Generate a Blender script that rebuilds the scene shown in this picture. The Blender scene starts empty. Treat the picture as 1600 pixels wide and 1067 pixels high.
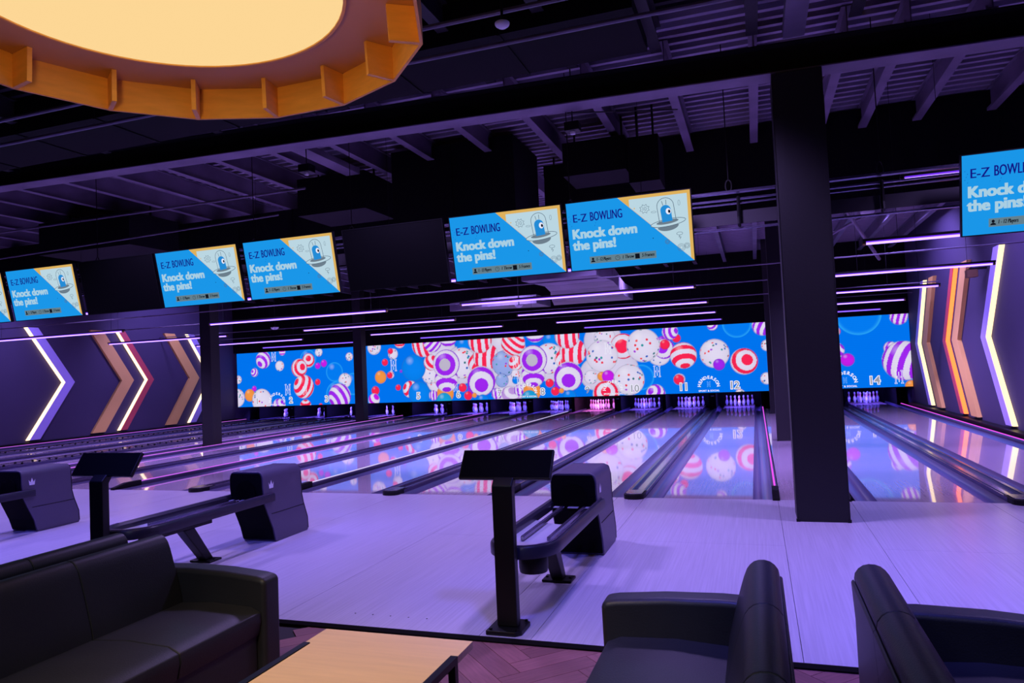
import bpy, bmesh, math, random
import numpy as np
from mathutils import Vector, Matrix
R_ = math.radians
random.seed(7)
SC = bpy.context.scene
COL = SC.collection

# ------------------------------------------------------------------ camera
def cam_axes(yaw, pitch, roll):
    f = Vector((-math.sin(yaw)*math.cos(pitch), math.cos(yaw)*math.cos(pitch), math.sin(pitch)))
    r = Vector((math.cos(yaw), math.sin(yaw), 0)); u = r.cross(f)
    c, s = math.cos(roll), math.sin(roll)
    return r*c+u*s, u*c-r*s, f
cd = bpy.data.cameras.new('camera'); cam = bpy.data.objects.new('camera', cd); COL.objects.link(cam)
r_, u_, f_ = cam_axes(0.3280, 0.0405, -0.0446)
# (roll sign: the camera leans so that level lines climb to the right)
m = Matrix(((r_.x, u_.x, -f_.x, 0), (r_.y, u_.y, -f_.y, 0), (r_.z, u_.z, -f_.z, 1.6844), (0, 0, 0, 1)))
cam.matrix_world = m
cd.sensor_width = 36; cd.lens = 36*1112.94/1600; cd.clip_start = .02; cd.clip_end = 200
SC.camera = cam

# ------------------------------------------------------------------ world, exposure, added unseen lamps
w = bpy.data.worlds.new('world'); SC.world = w; w.use_nodes = True
w.node_tree.nodes['Background'].inputs[0].default_value = (.25, .2, .6, 1)
w.node_tree.nodes['Background'].inputs[1].default_value = .012
SC.view_settings.view_transform = 'Standard'; SC.view_settings.look = 'None'
SC.view_settings.exposure = 0; SC.view_settings.gamma = 1; SC.view_settings.use_curve_mapping = False
SC.cycles.max_bounces = 6; SC.cycles.diffuse_bounces = 3; SC.cycles.glossy_bounces = 4
SC.cycles.sample_clamp_indirect = 4; SC.cycles.caustics_reflective = False; SC.cycles.caustics_refractive = False
try: SC.cycles.use_denoising = True
except Exception: pass

def lin(c):
    if isinstance(c, (int, float)): c = (c, c, c)
    return tuple(((v/255)/12.92 if v/255 <= .04045 else ((v/255+.055)/1.055)**2.4) for v in c)
def lamp(kind, name, loc, energy, color, rot=(0, 0, 0), size=.3, size_y=None, spot=None, blend=.6):
    d = bpy.data.lights.new(name, kind); d.energy = energy; d.color = color
    if kind == 'AREA':
        d.size = size
        if size_y: d.shape = 'RECTANGLE'; d.size_y = size_y
    else: d.shadow_soft_size = size
    if kind == 'SPOT': d.spot_size = R_(spot); d.spot_blend = blend
    o = bpy.data.objects.new(name, d); o.location = loc; o.rotation_euler = rot; COL.objects.link(o); return o
XLW, XRW = -21.7, 4.72
# unseen violet fill spots added to brighten the approach, pointing down
for i, x in enumerate((-12.5, -8.5, -4.5, -.8, 3.2)):
    lamp('SPOT', 'uv_fill', (x, 7.2, 4.7), 650, (.48, .33, 1.0), (R_(6), 0, 0), .25, spot=125)
for i, x in enumerate((-13, -9.5, -6, -3, -.2, 2.6)):
    lamp('SPOT', 'blue_flood', (x, 2.6, 4.9), 700, (.13, .12, 1.0), (R_(25), 0, 0), .25, spot=58)
# unseen warm and cool fill spots added for the table and sofas
lamp('SPOT', 'warm_fill', (-1.7, 1.2, 3.3), 235, (1, .73, .44), (R_(22), 0, 0), .25, spot=58)
lamp('SPOT', 'cool_fill', (-2.2, -1.4, 4.0), 170, (.72, .78, 1.0), (R_(35), 0, 0), .5, spot=75)
lamp('SPOT', 'cool_fill', (1.6, -1.0, 4.0), 75, (.72, .70, 1.0), (R_(33), 0, 0), .5, spot=70)

lamp('SPOT', 'ring_fill', (-2.1, 1.25, 2.75), 60, (1, .56, .16), (R_(128), 0, R_(12)), .2, spot=95)  # unseen warm spot added to brighten the boards of the ring lamp
for y in (13.0, 18.5):  # unseen violet fill added above the lanes
    for x in (-17, -11.5, -6.8, -2.6, 1.9):
        lamp('SPOT', 'uv_fill', (x, y, 5.0), 1900, (.42, .29, 1.0), (R_(6), 0, 0), .25, spot=104)
for x in (-16.5, -11.2, -7, -3.4, 2.2):  # weaker unseen fill added over the near part of the lanes
    lamp('SPOT', 'uv_fill', (x, 10.9, 3.84), 420 if x < -6 else 150, (.46, .31, 1.0), (R_(10), 0, 0), .25, spot=104)
for y in (14.5, 20.0):  # unseen spots added to brighten both side walls
    lamp('SPOT', 'wall_fill', (XRW-2.2, y, 5.0), 800, (.36, .26, 1.0), (R_(10), R_(-48), 0), .2, spot=110)
    lamp('SPOT', 'wall_fill', (XLW+3.0, y+1, 5.0), 650, (.34, .25, 1.0), (R_(10), R_(48), 0), .2, spot=110)

# ------------------------------------------------------------------ materials
MATS = {}
def mat(name, col=(128, 128, 128), rough=.5, metal=0, emit=None, es=1, coat=0, coat_r=.03, bump=None, spec=.5, noise=None, raw=None):
    if name in MATS: return MATS[name]
    M = bpy.data.materials.new(name); M.use_nodes = True; nt = M.node_tree; b = nt.nodes['Principled BSDF']
    c = raw if raw else lin(col)
    b.inputs['Base Color'].default_value = (*c, 1); b.inputs['Roughness'].default_value = rough
    b.inputs['Metallic'].default_value = metal; b.inputs['Specular IOR Level'].default_value = spec
    b.inputs['Coat Weight'].default_value = coat; b.inputs['Coat Roughness'].default_value = coat_r
    if emit: b.inputs['Emission Color'].default_value = (*emit, 1); b.inputs['Emission Strength'].default_value = es
    if noise or bump:
        tc = nt.nodes.new('ShaderNodeTexCoord'); mp = nt.nodes.new('ShaderNodeMapping'); nz = nt.nodes.new('ShaderNodeTexNoise')
        nt.links.new(tc.outputs['Object'], mp.inputs[0]); nt.links.new(mp.outputs[0], nz.inputs['Vector'])
        sc, amt = (noise[0], noise[1]) if noise else (bump[0], 0)
        mp.inputs['Scale'].default_value = sc if isinstance(sc, tuple) else (sc,)*3
        nz.inputs['Scale'].default_value = 1; nz.inputs['Detail'].default_value = 3
        if noise:
            rp = nt.nodes.new('ShaderNodeMapRange'); rp.inputs['From Min'].default_value = .3; rp.inputs['From Max'].default_value = .7
            rp.inputs['To Min'].default_value = 1-amt; rp.inputs['To Max'].default_value = 1+amt
            mx = nt.nodes.new('ShaderNodeVectorMath'); mx.operation = 'SCALE'; mx.inputs[0].default_value = c
            nt.links.new(nz.outputs['Fac'], rp.inputs['Value']); nt.links.new(rp.outputs[0], mx.inputs['Scale'])
            nt.links.new(mx.outputs[0], b.inputs['Base Color'])
        if bump:
            nb = nt.nodes.new('ShaderNodeTexNoise'); mb = nt.nodes.new('ShaderNodeMapping')
            mb.inputs['Scale'].default_value = bump[0] if isinstance(bump[0], tuple) else (bump[0],)*3
            nb.inputs['Scale'].default_value = 1; nb.inputs['Detail'].default_value = 4
            nt.links.new(tc.outputs['Object'], mb.inputs[0]); nt.links.new(mb.outputs[0], nb.inputs['Vector'])
            bp = nt.nodes.new('ShaderNodeBump'); bp.inputs['Strength'].default_value = bump[1]; bp.inputs['Distance'].default_value = .01
            nt.links.new(nb.outputs['Fac'], bp.inputs['Height']); nt.links.new(bp.outputs[0], b.inputs['Normal'])
    MATS[name] = M; return M
def emis(name, col, s=1):
    if name in MATS: return MATS[name]
    M = bpy.data.materials.new(name); M.use_nodes = True; nt = M.node_tree; nt.nodes.clear()
    e = nt.nodes.new('ShaderNodeEmission'); o = nt.nodes.new('ShaderNodeOutputMaterial')
    e.inputs[0].default_value = (*col, 1); e.inputs[1].default_value = s; nt.links.new(e.outputs[0], o.inputs[0]); MATS[name] = M; return M

mat('black_paint', (30, 26, 34), .7); mat('recess_shade', (14, 12, 16), .9, spec=.1); mat('steel_shade', (40, 36, 44), .7); mat('web_shade', (20, 18, 22), .8, spec=.2); mat('deck_paint', (150, 140, 160), .6); mat('beam_paint', (108, 99, 118), .55, noise=((1.5, 1.5, 1.5), .25))
mat('duct_black', (10, 9, 12), .85, spec=.2); mat('wall_paint', (70, 60, 86), .75, bump=((60, 60, 60), .1)); mat('column_paint', (12, 10, 14), .55, bump=((40, 40, 40), .1))
mat('black_metal', (7, 7, 9), .42, 0, spec=.35); mat('black_plastic', (8, 8, 10), .45, spec=.3); mat('divider_black', (84, 78, 104), .3, .3); mat('screen_off', (3, 3, 4), .6, spec=.08)
mat('leather', (38, 39, 46), .46, spec=.4, bump=((140, 140, 140), .12), noise=((4, 4, 4), .12)); mat('leather_seam', (14, 14, 16), .6)
mat('table_wood', (238, 200, 152), .45, noise=((3, 40, 3), .05)); mat('chrome', (190, 190, 200), .18, 1); mat('rail_metal', (120, 112, 140), .22, .8)
mat('approach', (190, 184, 200), .34, noise=((70, 1.2, 1), .10), coat=.35, coat_r=.22, bump=((90, 2, 1), .04))
mat('lane', (205, 186, 200), .25, noise=((38, 1.3, 1), .10), coat=1, coat_r=.035)
MATS['lane'].node_tree.nodes['Principled BSDF'].inputs['Coat IOR'].default_value = 2.0
mat('pin_deck', (160, 135, 140), .4, coat=.5, coat_r=.05)
mat('gutter', (120, 112, 150), .3, .35, coat=.4, coat_r=.15); mat('cap', (140, 122, 145), .2, .5, coat=.6, coat_r=.1)
mat('rail_dark', (42, 40, 54), .3); mat('return_shell', (76, 70, 92), .4, bump=((200, 200, 200), .05)); mat('return_dark', (6, 6, 8), .8, spec=.1)
mat('threshold', (9, 7, 9), .8, spec=.1); mat('wood_floor', (134, 86, 88), .4, noise=((5, 60, 5), .2)); mat('subfloor', (20, 14, 14), .8)
mat('pin_white', (225, 225, 235), .3, coat=.5); mat('pin_red', (220, 30, 50), .4)
mat('lamp_wood', (238, 176, 92), .6, noise=((6, 6, 30), .07)); mat('lamp_plate', (200, 146, 104), .65)
mat('chev_tan', (250, 200, 105), .6); mat('chev_violet', (205, 190, 250), .5); mat('chev_red', (215, 85, 85), .6); mat('chev_side', (120, 84, 56), .6)
mat('white_plastic', (215, 212, 222), .5); mat('brass', (150, 120, 70), .35, .8); mat('tray', (225, 225, 235), .2, .3)
emis('lamp_disc', (1.0, .69, .31), .98)
emis('tube_a', (.95, .58, 3.6), 1.2); emis('tube_b', (.42, .22, 2.4), 1.0); emis('tube_halo', (.17, .03, .95), 1.1)
emis('tube_end', (.9, .75, 1.0), 1)
emis('strip_pink', (.95, .10, 1.0), 1.0); emis('strip_mauve', (.72, .15, 1.0), 1.0); emis('strip_violet', (.42, .16, .95), 1.0); emis('strip_shine', (.72, .62, 1.0), 1.0)
emis('led_warm', (1.4, 1.0, .62), 1.6); emis('led_orange', (1.6, .32, .08), 1.4); emis('led_yellow', (1.5, 1.1, .55), 1.3)

nt_ = MATS['wood_floor'].node_tree; oi = nt_.nodes.new('ShaderNodeObjectInfo'); mr = nt_.nodes.new('ShaderNodeMapRange'); sc_ = nt_.nodes.new('ShaderNodeVectorMath'); sc_.operation = 'SCALE'
mr.inputs['To Min'].default_value = .82; mr.inputs['To Max'].default_value = 1.15; nt_.links.new(oi.outputs['Random'], mr.inputs['Value'])
src = nt_.nodes['Principled BSDF'].inputs['Base Color'].links[0].from_socket; nt_.links.new(src, sc_.inputs[0]); nt_.links.new(mr.outputs[0], sc_.inputs['Scale']); nt_.links.new(sc_.outputs[0], nt_.nodes['Principled BSDF'].inputs['Base Color'])

# ------------------------------------------------------------------ mesh helpers
class MB:
    def __init__(s): s.v = []; s.f = []; s.mi = []; s.m = 0
    def add(s, V, F):
        n = len(s.v); s.v += [tuple(v) for v in V]; s.f += [tuple(i+n for i in f) for f in F]; s.mi += [s.m]*len(F); return s
    def box(s, x0, x1, y0, y1, z0, z1):
        return s.add([(x0, y0, z0), (x1, y0, z0), (x1, y1, z0), (x0, y1, z0), (x0, y0, z1), (x1, y0, z1), (x1, y1, z1), (x0, y1, z1)],
                     [(0, 3, 2, 1), (4, 5, 6, 7), (0, 1, 5, 4), (1, 2, 6, 5), (2, 3, 7, 6), (3, 0, 4, 7)])
    def prism(s, poly, a, b, axis='y'):
        """poly of 2-D points, extruded from a to b along axis"""
        def P(p, t): return {'y': (p[0], t, p[1]), 'x': (t, p[0], p[1]), 'z': (p[0], p[1], t)}[axis]
        n = len(poly); V = [P(p, a) for p in poly]+[P(p, b) for p in poly]
        F = [tuple(range(n)), tuple(range(2*n-1, n-1, -1))]+[(i, i+n, (i+1) % n+n, (i+1) % n) for i in range(n)]
        return s.add(V, F)
    def tube(s, pts, r, n=8, closed=False, caps=True):
        pts = [Vector(p) for p in pts]; k = len(pts); V = []; up = None
        for i, p in enumerate(pts):
            if closed: t = pts[(i+1) % k]-pts[i-1]
            else: t = pts[min(i+1, k-1)]-pts[max(i-1, 0)]
            t.normalize()
            if up is None: up = Vector((0, 0, 1)) if abs(t.z) < .9 else Vector((1, 0, 0))
            a = t.cross(up).normalized(); b = a.cross(t); up = b
            for j in range(n):
                q = 2*math.pi*(j+.5)/n; V.append(p+a*r*math.cos(q)+b*r*math.sin(q))
        F = []
        for i in range(k if closed else k-1):
            for j in range(n):
                a0 = i*n+j; a1 = i*n+(j+1) % n; b0 = ((i+1) % k)*n+j; b1 = ((i+1) % k)*n+(j+1) % n; F.append((a0, a1, b1, b0))
        if caps and not closed: F += [tuple(range(n-1, -1, -1)), tuple((k-1)*n+j for j in range(n))]
        return s.add(V, F)
    def sweep(s, pts, prof, closed=False):
        """prof: (side, up) points swept along a level path"""
        pts = [Vector(p) for p in pts]; k = len(pts); n = len(prof); V = []
        for i, p in enumerate(pts):
            t = (pts[(i+1) % k]-pts[i-1]) if closed else (pts[min(i+1, k-1)]-pts[max(i-1, 0)])
            t.z = 0; t.normalize(); a = Vector((t.y, -t.x, 0))
            for q in prof: V.append(p+a*q[0]+Vector((0, 0, q[1])))
        F = []
        for i in range(k if closed else k-1):
            for j in range(n): F.append((i*n+j, i*n+(j+1) % n, ((i+1) % k)*n+(j+1) % n, ((i+1) % k)*n+j))
        if not closed: F += [tuple(range(n-1, -1, -1)), tuple((k-1)*n+j for j in range(n))]
        return s.add(V, F)
    def lathe(s, prof, c=(0, 0, 0), n=20, axis='z'):
        V = []; F = []; k = len(prof)
        for r, z in prof:
            for j in range(n):
                a = 2*math.pi*j/n
                if axis == 'z': V.append((c[0]+r*math.cos(a), c[1]+r*math.sin(a), c[2]+z))
                else: V.append((c[0]+r*math.cos(a), c[1]+z, c[2]+r*math.sin(a)))
        for i in range(k-1):
            for j in range(n): F.append((i*n+j, i*n+(j+1) % n, (i+1)*n+(j+1) % n, (i+1)*n+j))
        F += [tuple(range(n-1, -1, -1)), tuple((k-1)*n+j for j in range(n))]
        return s.add(V, F)
    def mesh(s, name, mats, smooth=False):
        me = bpy.data.meshes.new(name); me.from_pydata(s.v, [], s.f)
        for m_ in (mats if isinstance(mats, (list, tuple)) else [mats]): me.materials.append(MATS[m_])
        if max(s.mi, default=0): me.polygons.foreach_set('material_index', s.mi)
        bm = bmesh.new(); bm.from_mesh(me); bmesh.ops.recalc_face_normals(bm, faces=bm.faces)
        if smooth:
            for f in bm.faces: f.smooth = True
            for e in bm.edges:
                if len(e.link_faces) == 2 and e.calc_face_angle(0) > R_(38): e.smooth = False
        bm.to_mesh(me); bm.free(); return me
    def build(s, name, mats, parent=None, smooth=False, bevel=0, seg=2):
        o = bpy.data.objects.new(name, s.mesh(name, mats, smooth)); COL.objects.link(o); o.parent = parent
        if bevel:
            b = o.modifiers.new('bevel', 'BEVEL'); b.width = bevel; b.segments = seg; b.limit_method = 'ANGLE'; b.angle_limit = R_(35)
            for p in o.data.polygons: p.use_smooth = True
            wn = o.modifiers.new('wn', 'WEIGHTED_NORMAL'); wn.keep_sharp = True
        return o
def tag(o, label=None, cat=None, group=None, kind=None):
    if label: o['label'] = label
    if cat: o['category'] = cat
    if group: o['group'] = group
    if kind: o['kind'] = kind
    return o
def empty(name, loc=(0, 0, 0), rz=0, label=None, cat=None, group=None, kind=None):
    o = bpy.data.objects.new(name, None); COL.objects.link(o); o.location = loc; o.rotation_euler = (0, 0, rz); o.empty_display_size = .1
    return tag(o, label, cat, group, kind)
def copy_tree(o, parent=None):
    c = o.copy(); COL.objects.link(c); c.parent = parent
    for ch in list(o.children): copy_tree(ch, c)
    return c
def inst(name, me, parent, loc=(0, 0, 0), rz=0):
    o = bpy.data.objects.new(name, me); COL.objects.link(o); o.parent = parent; o.location = loc; o.rotation_euler = (0, 0, rz); return o
def text_mesh(txt, size, bold=0, ext=0, align='LEFT', shear=0, spacing=1):
    cu = bpy.data.curves.new('txt', 'FONT'); cu.body = txt; cu.size = size; cu.offset = bold; cu.extrude = ext; cu.align_x = align
    cu.shear = shear; cu.space_character = spacing; cu.resolution_u = 3
    o = bpy.data.objects.new('txt', cu); COL.objects.link(o); bpy.context.view_layer.update()
    dg = bpy.context.evaluated_depsgraph_get(); me = bpy.data.meshes.new_from_object(o.evaluated_get(dg))
    bpy.data.objects.remove(o); bpy.data.curves.remove(cu); return me
def text_obj(txt, size, material, name, parent, loc, rot=(R_(90), 0, 0), **k):
    me = text_mesh(txt, size, **k); me.materials.clear(); me.materials.append(MATS[material])
    o = bpy.data.objects.new(name, me); COL.objects.link(o); o.parent = parent; o.location = loc; o.rotation_euler = rot; return o

# ------------------------------------------------------------------ key sizes (metres; x right, y down-lane, z up)
YF, YE, YD = 9.12, 4.28, 25.7        # foul line, edge of approach, screen wall
XL, XR = -21.7, 4.72
DECK = 5.42
WIDE = [-1.55, -5.0, -8.45, -11.9]
LANES = {}
for k, x in enumerate(WIDE): LANES[12-2*k] = x+.895; LANES[11-2*k] = x-.895
for n, x in ((4, -16.05), (2, -19.5)): LANES[n] = x+.895; LANES[n-1] = x-.895
LANES[14] = 2.66+.895; LANES[13] = 2.66-.895
ALLW = WIDE+[-16.05, -19.5, 2.66]

# ------------------------------------------------------------------ structure
tag(MB().box(XL, XR, -5, YE, -.06, -.032).build('floor', 'subfloor'), kind='structure')
FL = bpy.data.objects['floor']
# herringbone planks of the seating floor
pk = MB().box(-.288, .288, -.0705, .0705, -.005, .005).mesh('plank', 'wood_floor')
n = 0; L_, W_ = .58, .144; s2 = math.sqrt(.5)
for i in range(-16, 26):
    for j in range(-10, 14):
        for k in (0, 1):
            # herringbone lattice in its own frame, then turned 45 degrees
            a = (i*W_ + j*2*L_*.5 + (k*L_*.5), i*W_ - j*2*L_*.5 - k*0)
            cx_ = i*W_+j*L_+ (W_/2+L_/2 if k else 0); cy_ = i*W_-j*L_ + (W_/2-L_/2 if k else 0)
            x = (cx_-cy_)*s2-1.2; y = (cx_+cy_)*s2+2.9
            if -2.9 < x < .75 and 2.6 < y < YE+.17 and n < 290:
                n += 1; inst('plank', pk, FL, (x, min(y, 9), -.027), R_(45)+(0 if not k else R_(90)))
# bowling approach: long panels side by side, split once across
ap = tag(MB().box(XL, XR, YE+.02, YF+.01, -.05, -.0215).build('approach_floor', 'subfloor'), 'pale lavender-lit wooden bowling approach between the sofas and the lanes', kind='structure')
seams = [-21.6, -20.2, -18.9, -17.55, -16.2, -15, -13.9, -12.6, -11.55, -10.5, -9.45, -8.4, -7.2, -6, -4.87, -3.33, -1.77, -1.425, .16, .95, 2.35, 3.6, XR-.01]
for i in range(len(seams)-1):
    x0, x1 = seams[i], seams[i+1]
    ys = [YE, 6.9, YF] if i % 2 else [YE, YF]
    for a, b in zip(ys, ys[1:]):
        MB().box(x0+.0018, x1-.0018, a+.001, b-.001, -.021, 0).build('panel', 'approach', ap)
ms = [MB().lathe([(.006, 0), (.006, .0012)], (0, 0, 0), 10).mesh('screw_hole', 'black_plastic')]
for i in range(5): inst('screw_hole', ms[0], ap, (-2.807+.141*i, 4.505, .0002))
tag(MB().prism([(YE-.032, -.03), (YE-.032, -.012), (YE-.01, .003), (YE, .003), (YE, -.03)], XL, XR, 'x').build('trim_1', 'threshold'), 'black threshold strip along the near edge of the approach', kind='structure')
# walls
tag(MB().box(XL-.2, XL, -5, 29.4, -.1, DECK).build('wall_left', 'wall_paint'), kind='structure')
tag(MB().box(XR, XR+.2, -5, 29.4, -.1, DECK).build('wall_right', 'wall_paint'), kind='structure')
tag(MB().box(XL-.2, XR+.2, 29.2, 29.4, -.1, DECK).build('wall_back', 'duct_black'), kind='structure')
tag(MB().box(XL-.2, XR+.2, -5.2, -5, -.1, DECK).build('wall_front', 'wall_paint'), kind='structure')
tag(MB().box(XL, XR, YD-.02, YD+.18, 2.97, DECK).build('wall_fascia', 'duct_black'), 'black fascia above the long video screen', kind='structure')
# corrugated ceiling deck: ribs run across the room
mb = MB(); P_ = []; y = -5.0
while y < 29.4:
    P_ += [(y, DECK), (y+.06, DECK), (y+.07, DECK+.075), (y+.185, DECK+.075), (y+.195, DECK)]; y += .2
V = [(XL-.2, a, b) for a, b in P_]+[(XR+.2, a, b) for a, b in P_]; n = len(P_)
for i in range(n-1):
    mb.m = 1 if (P_[i][1] > DECK+.02 and P_[i+1][1] > DECK+.02) else 2 if P_[i][0] < 7.6 else 0  # recesses coloured dark for their self-shadow, near ribs for dimmer light
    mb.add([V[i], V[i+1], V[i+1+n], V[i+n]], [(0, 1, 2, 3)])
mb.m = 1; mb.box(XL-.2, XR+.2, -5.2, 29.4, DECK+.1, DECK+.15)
tag(mb.build('ceiling', ['deck_paint', 'recess_shade', 'steel_shade']), 'dark corrugated metal roof deck', kind='structure')

# ------------------------------------------------------------------ steel in the ceiling
def ibeam(mb, x0, x1, y0, y1, zb, zt, fw, along, tf=.015, tw=.012):
    if along == 'y':
        c = (x0+x1)/2
        mb.box(c-fw/2, c+fw/2, y0, y1, zb, zb+tf); mb.box(c-fw/2, c+fw/2, y0, y1, zt-tf, zt); mb.box(c-tw/2, c+tw/2, y0, y1, zb+tf, zt-tf)
    else:
        c = (y0+y1)/2
        mb.box(x0, x1, c-fw/2, c+fw/2, zb, zb+tf); mb.box(x0, x1, c-fw/2, c+fw/2, zt-tf, zt); mb.box(x0, x1, c-tw/2, c+tw/2, zb+tf, zt-tf)
def thing(mb, name, mats, label, cat, group=None, **k): return tag(mb.build(name, mats, **k), label, cat, group)
g = MB(); ibeam(g, -15.5, XR-.1, -.135, .135, 4.74, 5.06, .27, 'x')
g = MB().box(-15.5, XR-.1, -.135, .135, 4.74, 4.755)
gi = thing(g, 'girder', 'beam_paint', 'long steel girder crossing the ceiling above the scoring monitors', 'beam')
gi.rotation_euler = (0, R_(1.2), 0); gi.location = (0, 8.1, -.03)
MB().box(-15.5, XR-.1, -.03, .03, 4.7555, 5.045).build('web', 'web_shade', gi); MB().box(-15.5, XR-.1, -.135, .135, 5.0455, 5.06).build('top_flange', 'web_shade', gi)  # web and top flange blackened to stand for shade beside the lit flange
g = MB(); ibeam(g, XL, XR, 15.7, 15.97, 4.74, 5.08, .27, 'x')
thing(g, 'girder', 'beam_paint', 'second steel girder above the rows of violet tubes', 'beam')
jm = MB(); ibeam(jm, 0, 0, 8.25, 25.6, 5.10, DECK-.003, .10, 'y'); jm.box(-.065, -.045, 8.25, 25.6, 5.10, 5.14)
jm = jm.mesh('roof_joist', 'beam_paint')
ORD = 'first second third fourth fifth sixth seventh eighth ninth tenth eleventh twelfth thirteenth fourteenth fifteenth sixteenth seventeenth eighteenth nineteenth twentieth twenty-first twenty-second twenty-third'.split()
WORD = 'zero one two three four five six seven eight nine ten eleven twelve thirteen fourteen'.split()
xs = [.17-.98*k for k in range(22)]+[1.12, 1.72, 2.45, 3.4, 4.3]
for x in xs:
    o = inst('roof_joist', jm, None, (x, 0, 0)); q = sorted([v for v in xs if v < .3], reverse=True).index(x) if x < .3 else sorted([v for v in xs if v > .3]).index(x)
    tag(o, 'lilac-lit roof joist beyond the girder, %s to the %s of the big column' % (ORD[q], 'left' if x < .3 else 'right'), 'joist', 'roof joists beyond the first girder')
jm = MB(); ibeam(jm, 0, 0, -1, 7.9, 5.12, DECK-.003, .12, 'y'); jm = jm.mesh('roof_joist', 'steel_shade')  # near joists get a darker copy of the paint for dimmer light
for q, x in enumerate([2.4, 1.15, .15, -.85, -1.8, -2.8, -4.8, -6.8, -8.8, -10.8]):
    o = inst('roof_joist', jm, None, (x, 0, 0)); tag(o, 'dim roof joist on the near side of the girder, %s from the right' % ORD[q], 'joist', 'roof joists on the near side of the girder')
thing(MB().box(.45, .66, -1, 7.85, 5.0, 5.119), 'flat_beam', 'beam_paint', 'wide flat-bottomed beam above the big black column', 'beam')
for (x0, x1, h_, lab) in ((-6.2, -5.95, .12, 'broad flat beam meeting the girder above the second monitor pair'),):
    thing(MB().box(x0, x1, 8.3, 10.15, 5.0, 5.095), 'flat_beam', 'beam_paint', lab, 'beam')
# black boxes and bulkhead hanging beyond the girder
def duct(x0, x1, y0, y1, z0, z1, lab, name='air_duct', mt='duct_black', seams_=True):
    o = thing(MB().box(x0, x1, y0, y1, z0, z1), name, mt, lab, 'duct')
    hs = MB()
    for x in (x0+.1, x1-.1): hs.box(x-.015, x+.015, (y0+y1)/2-.01, (y0+y1)/2+.01, z1-.01, DECK+.01)
    hs.build('hanger_strap', 'black_metal', o)
    if seams_:
        for k in range(1, max(2, int((x1-x0)/1.2))):
            x = x0+(x1-x0)*k/max(2, int((x1-x0)/1.2))
            fr = MB(); fr.box(x-.012, x+.012, y0-.015, y0-.001, z0, z1); fr.box(x-.012, x+.012, y0-.015, y1, z0-.015, z0-.001); fr.build('joint_flange', mt, o)
    return o
duct(-1.45, XR-.02, 11.8, 12.3, 3.95, DECK-.02, 'long black bulkhead duct behind the big column', 'bulkhead')
duct(-5.45, -3.35, 10.3, 11.6, 3.9, 5.32, 'tall black duct box between the middle monitor pairs')
duct(-3.3, -1.5, 11.8, 12.5, 3.9, 5.2, 'black duct wall above the right-hand middle monitors')
duct(-7.2, -5.9, 10.2, 11.2, 4.45, 5.08, 'black air handling box above the second monitor pair', seams_=False)
duct(-2.55, -1.62, 10.2, 11.0, 4.52, 5.02, 'small black duct box above the middle monitor pair', seams_=False)
duct(-1.55, -1.12, 10.0, 10.6, 4.25, 4.9, 'short black duct drop beside the middle monitor pair', seams_=False)
duct(-13.2, -10.9, 10.2, 11.4, 4.35, 4.98, 'black duct box far left above the monitors', seams_=False)
duct(XL+.02, -7.3, 12.0, 12.6, 3.85, 5.1, 'long black duct wall behind the left monitors')
duct(-7.2, -5.5, 12.0, 12.6, 3.85, 4.9, 'black duct wall behind the second monitor pair')
duct(-14, -.9, 6.5, 7.5, 4.98, 5.41, 'flat black duct above the seating side of the girder', seams_=True)
# lilac-lit flared duct below the middle monitors
fd = empty('flared_duct', (0, 0, 0), 0, 'wide flared duct catching lilac light under the middle monitors', 'duct')
yy = [14.6, 15.9, 17.1, 18.4, 19.6, 20.9]; xa = [-4.7, -4.55, -4.75, -5.1, -5.4, -5.7]; xb = [-3.05, -2.95, -3.05, -3.2, -3.3, -3.3]
for a in range(5):
    MB().prism([(xa[a], yy[a]+.02), (xb[a], yy[a]+.02), (xb[a+1], yy[a+1]-.02), (xa[a+1], yy[a+1]-.02)], 3.6, 3.95, 'z').build('duct_section', 'beam_paint', fd)
MB().prism([(-7.6, 19.7), (-5.9, 19.7), (-5.9, 21.2), (-8.9, 20.3)], 3.6, 3.85, 'z').build('duct_section', 'beam_paint', fd)
# pipes
def pipe(pts, r, lab, name='sprinkler_pipe', mt='beam_paint', cat='pipe', group=None, n=8): return thing(MB().tube(pts, r, n), name, mt, lab, cat, group, smooth=True)
pipe([(XL, 5.6, 4.7), (XR, 5.6, 4.72)], .022, 'thin sprinkler pipe nearest overhead')
pipe([(XL, 6.2, 4.72), (XR, 6.2, 4.74)], .022, 'thin sprinkler pipe just beyond the nearest one overhead')
pipe([(XL, 10.0, 4.85), (-6.9, 10.0, 4.85)], .02, 'thin pipe above the left monitors under the roof joists')
pipe([(XL, 9.4, 4.0), (-7, 9.4, 4.3)], .014, 'thin conduit crossing above the left monitor pair')
pipe([(-2.0, 8.35, 4.78), (-.8, 9.6, 5.05)], .008, 'slanting cable below the girder left of the big column', 'cable', 'black_metal')
pipe([(-3.5, 2.6, 4.5), (-3.9, 6.4, 5.41)], .03, 'slanting brace beside the wooden ring lamp', 'brace')
for k, (y, z) in enumerate(((14.8, 3.55), (17.8, 3.55), (21.6, 3.55), (24.9, 3.55))):
    pipe([(XL, y, z), (XR, y, z)], .016, ('thin ceiling conduit %s the violet tubes' % ('nearest above', 'above the second row of', 'above the third row of', 'above the farthest row of')[k]).replace('of the', 'of'), 'conduit')
for k, (a, b) in enumerate((((.6, 19.5, 4.1), (3.3, 16.05, 5.0)), ((1.4, 13.2, 4.5), (2.6, 16.8, 3.7)), ((-.9, 13.6, 4.4), (.1, 15.2, 5.42)))):
    pipe([a, b], .035, ('long slanting brace right of the big column', 'shorter slanting brace right of the big column', 'slanting brace left of the big column')[k], 'brace')
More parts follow.
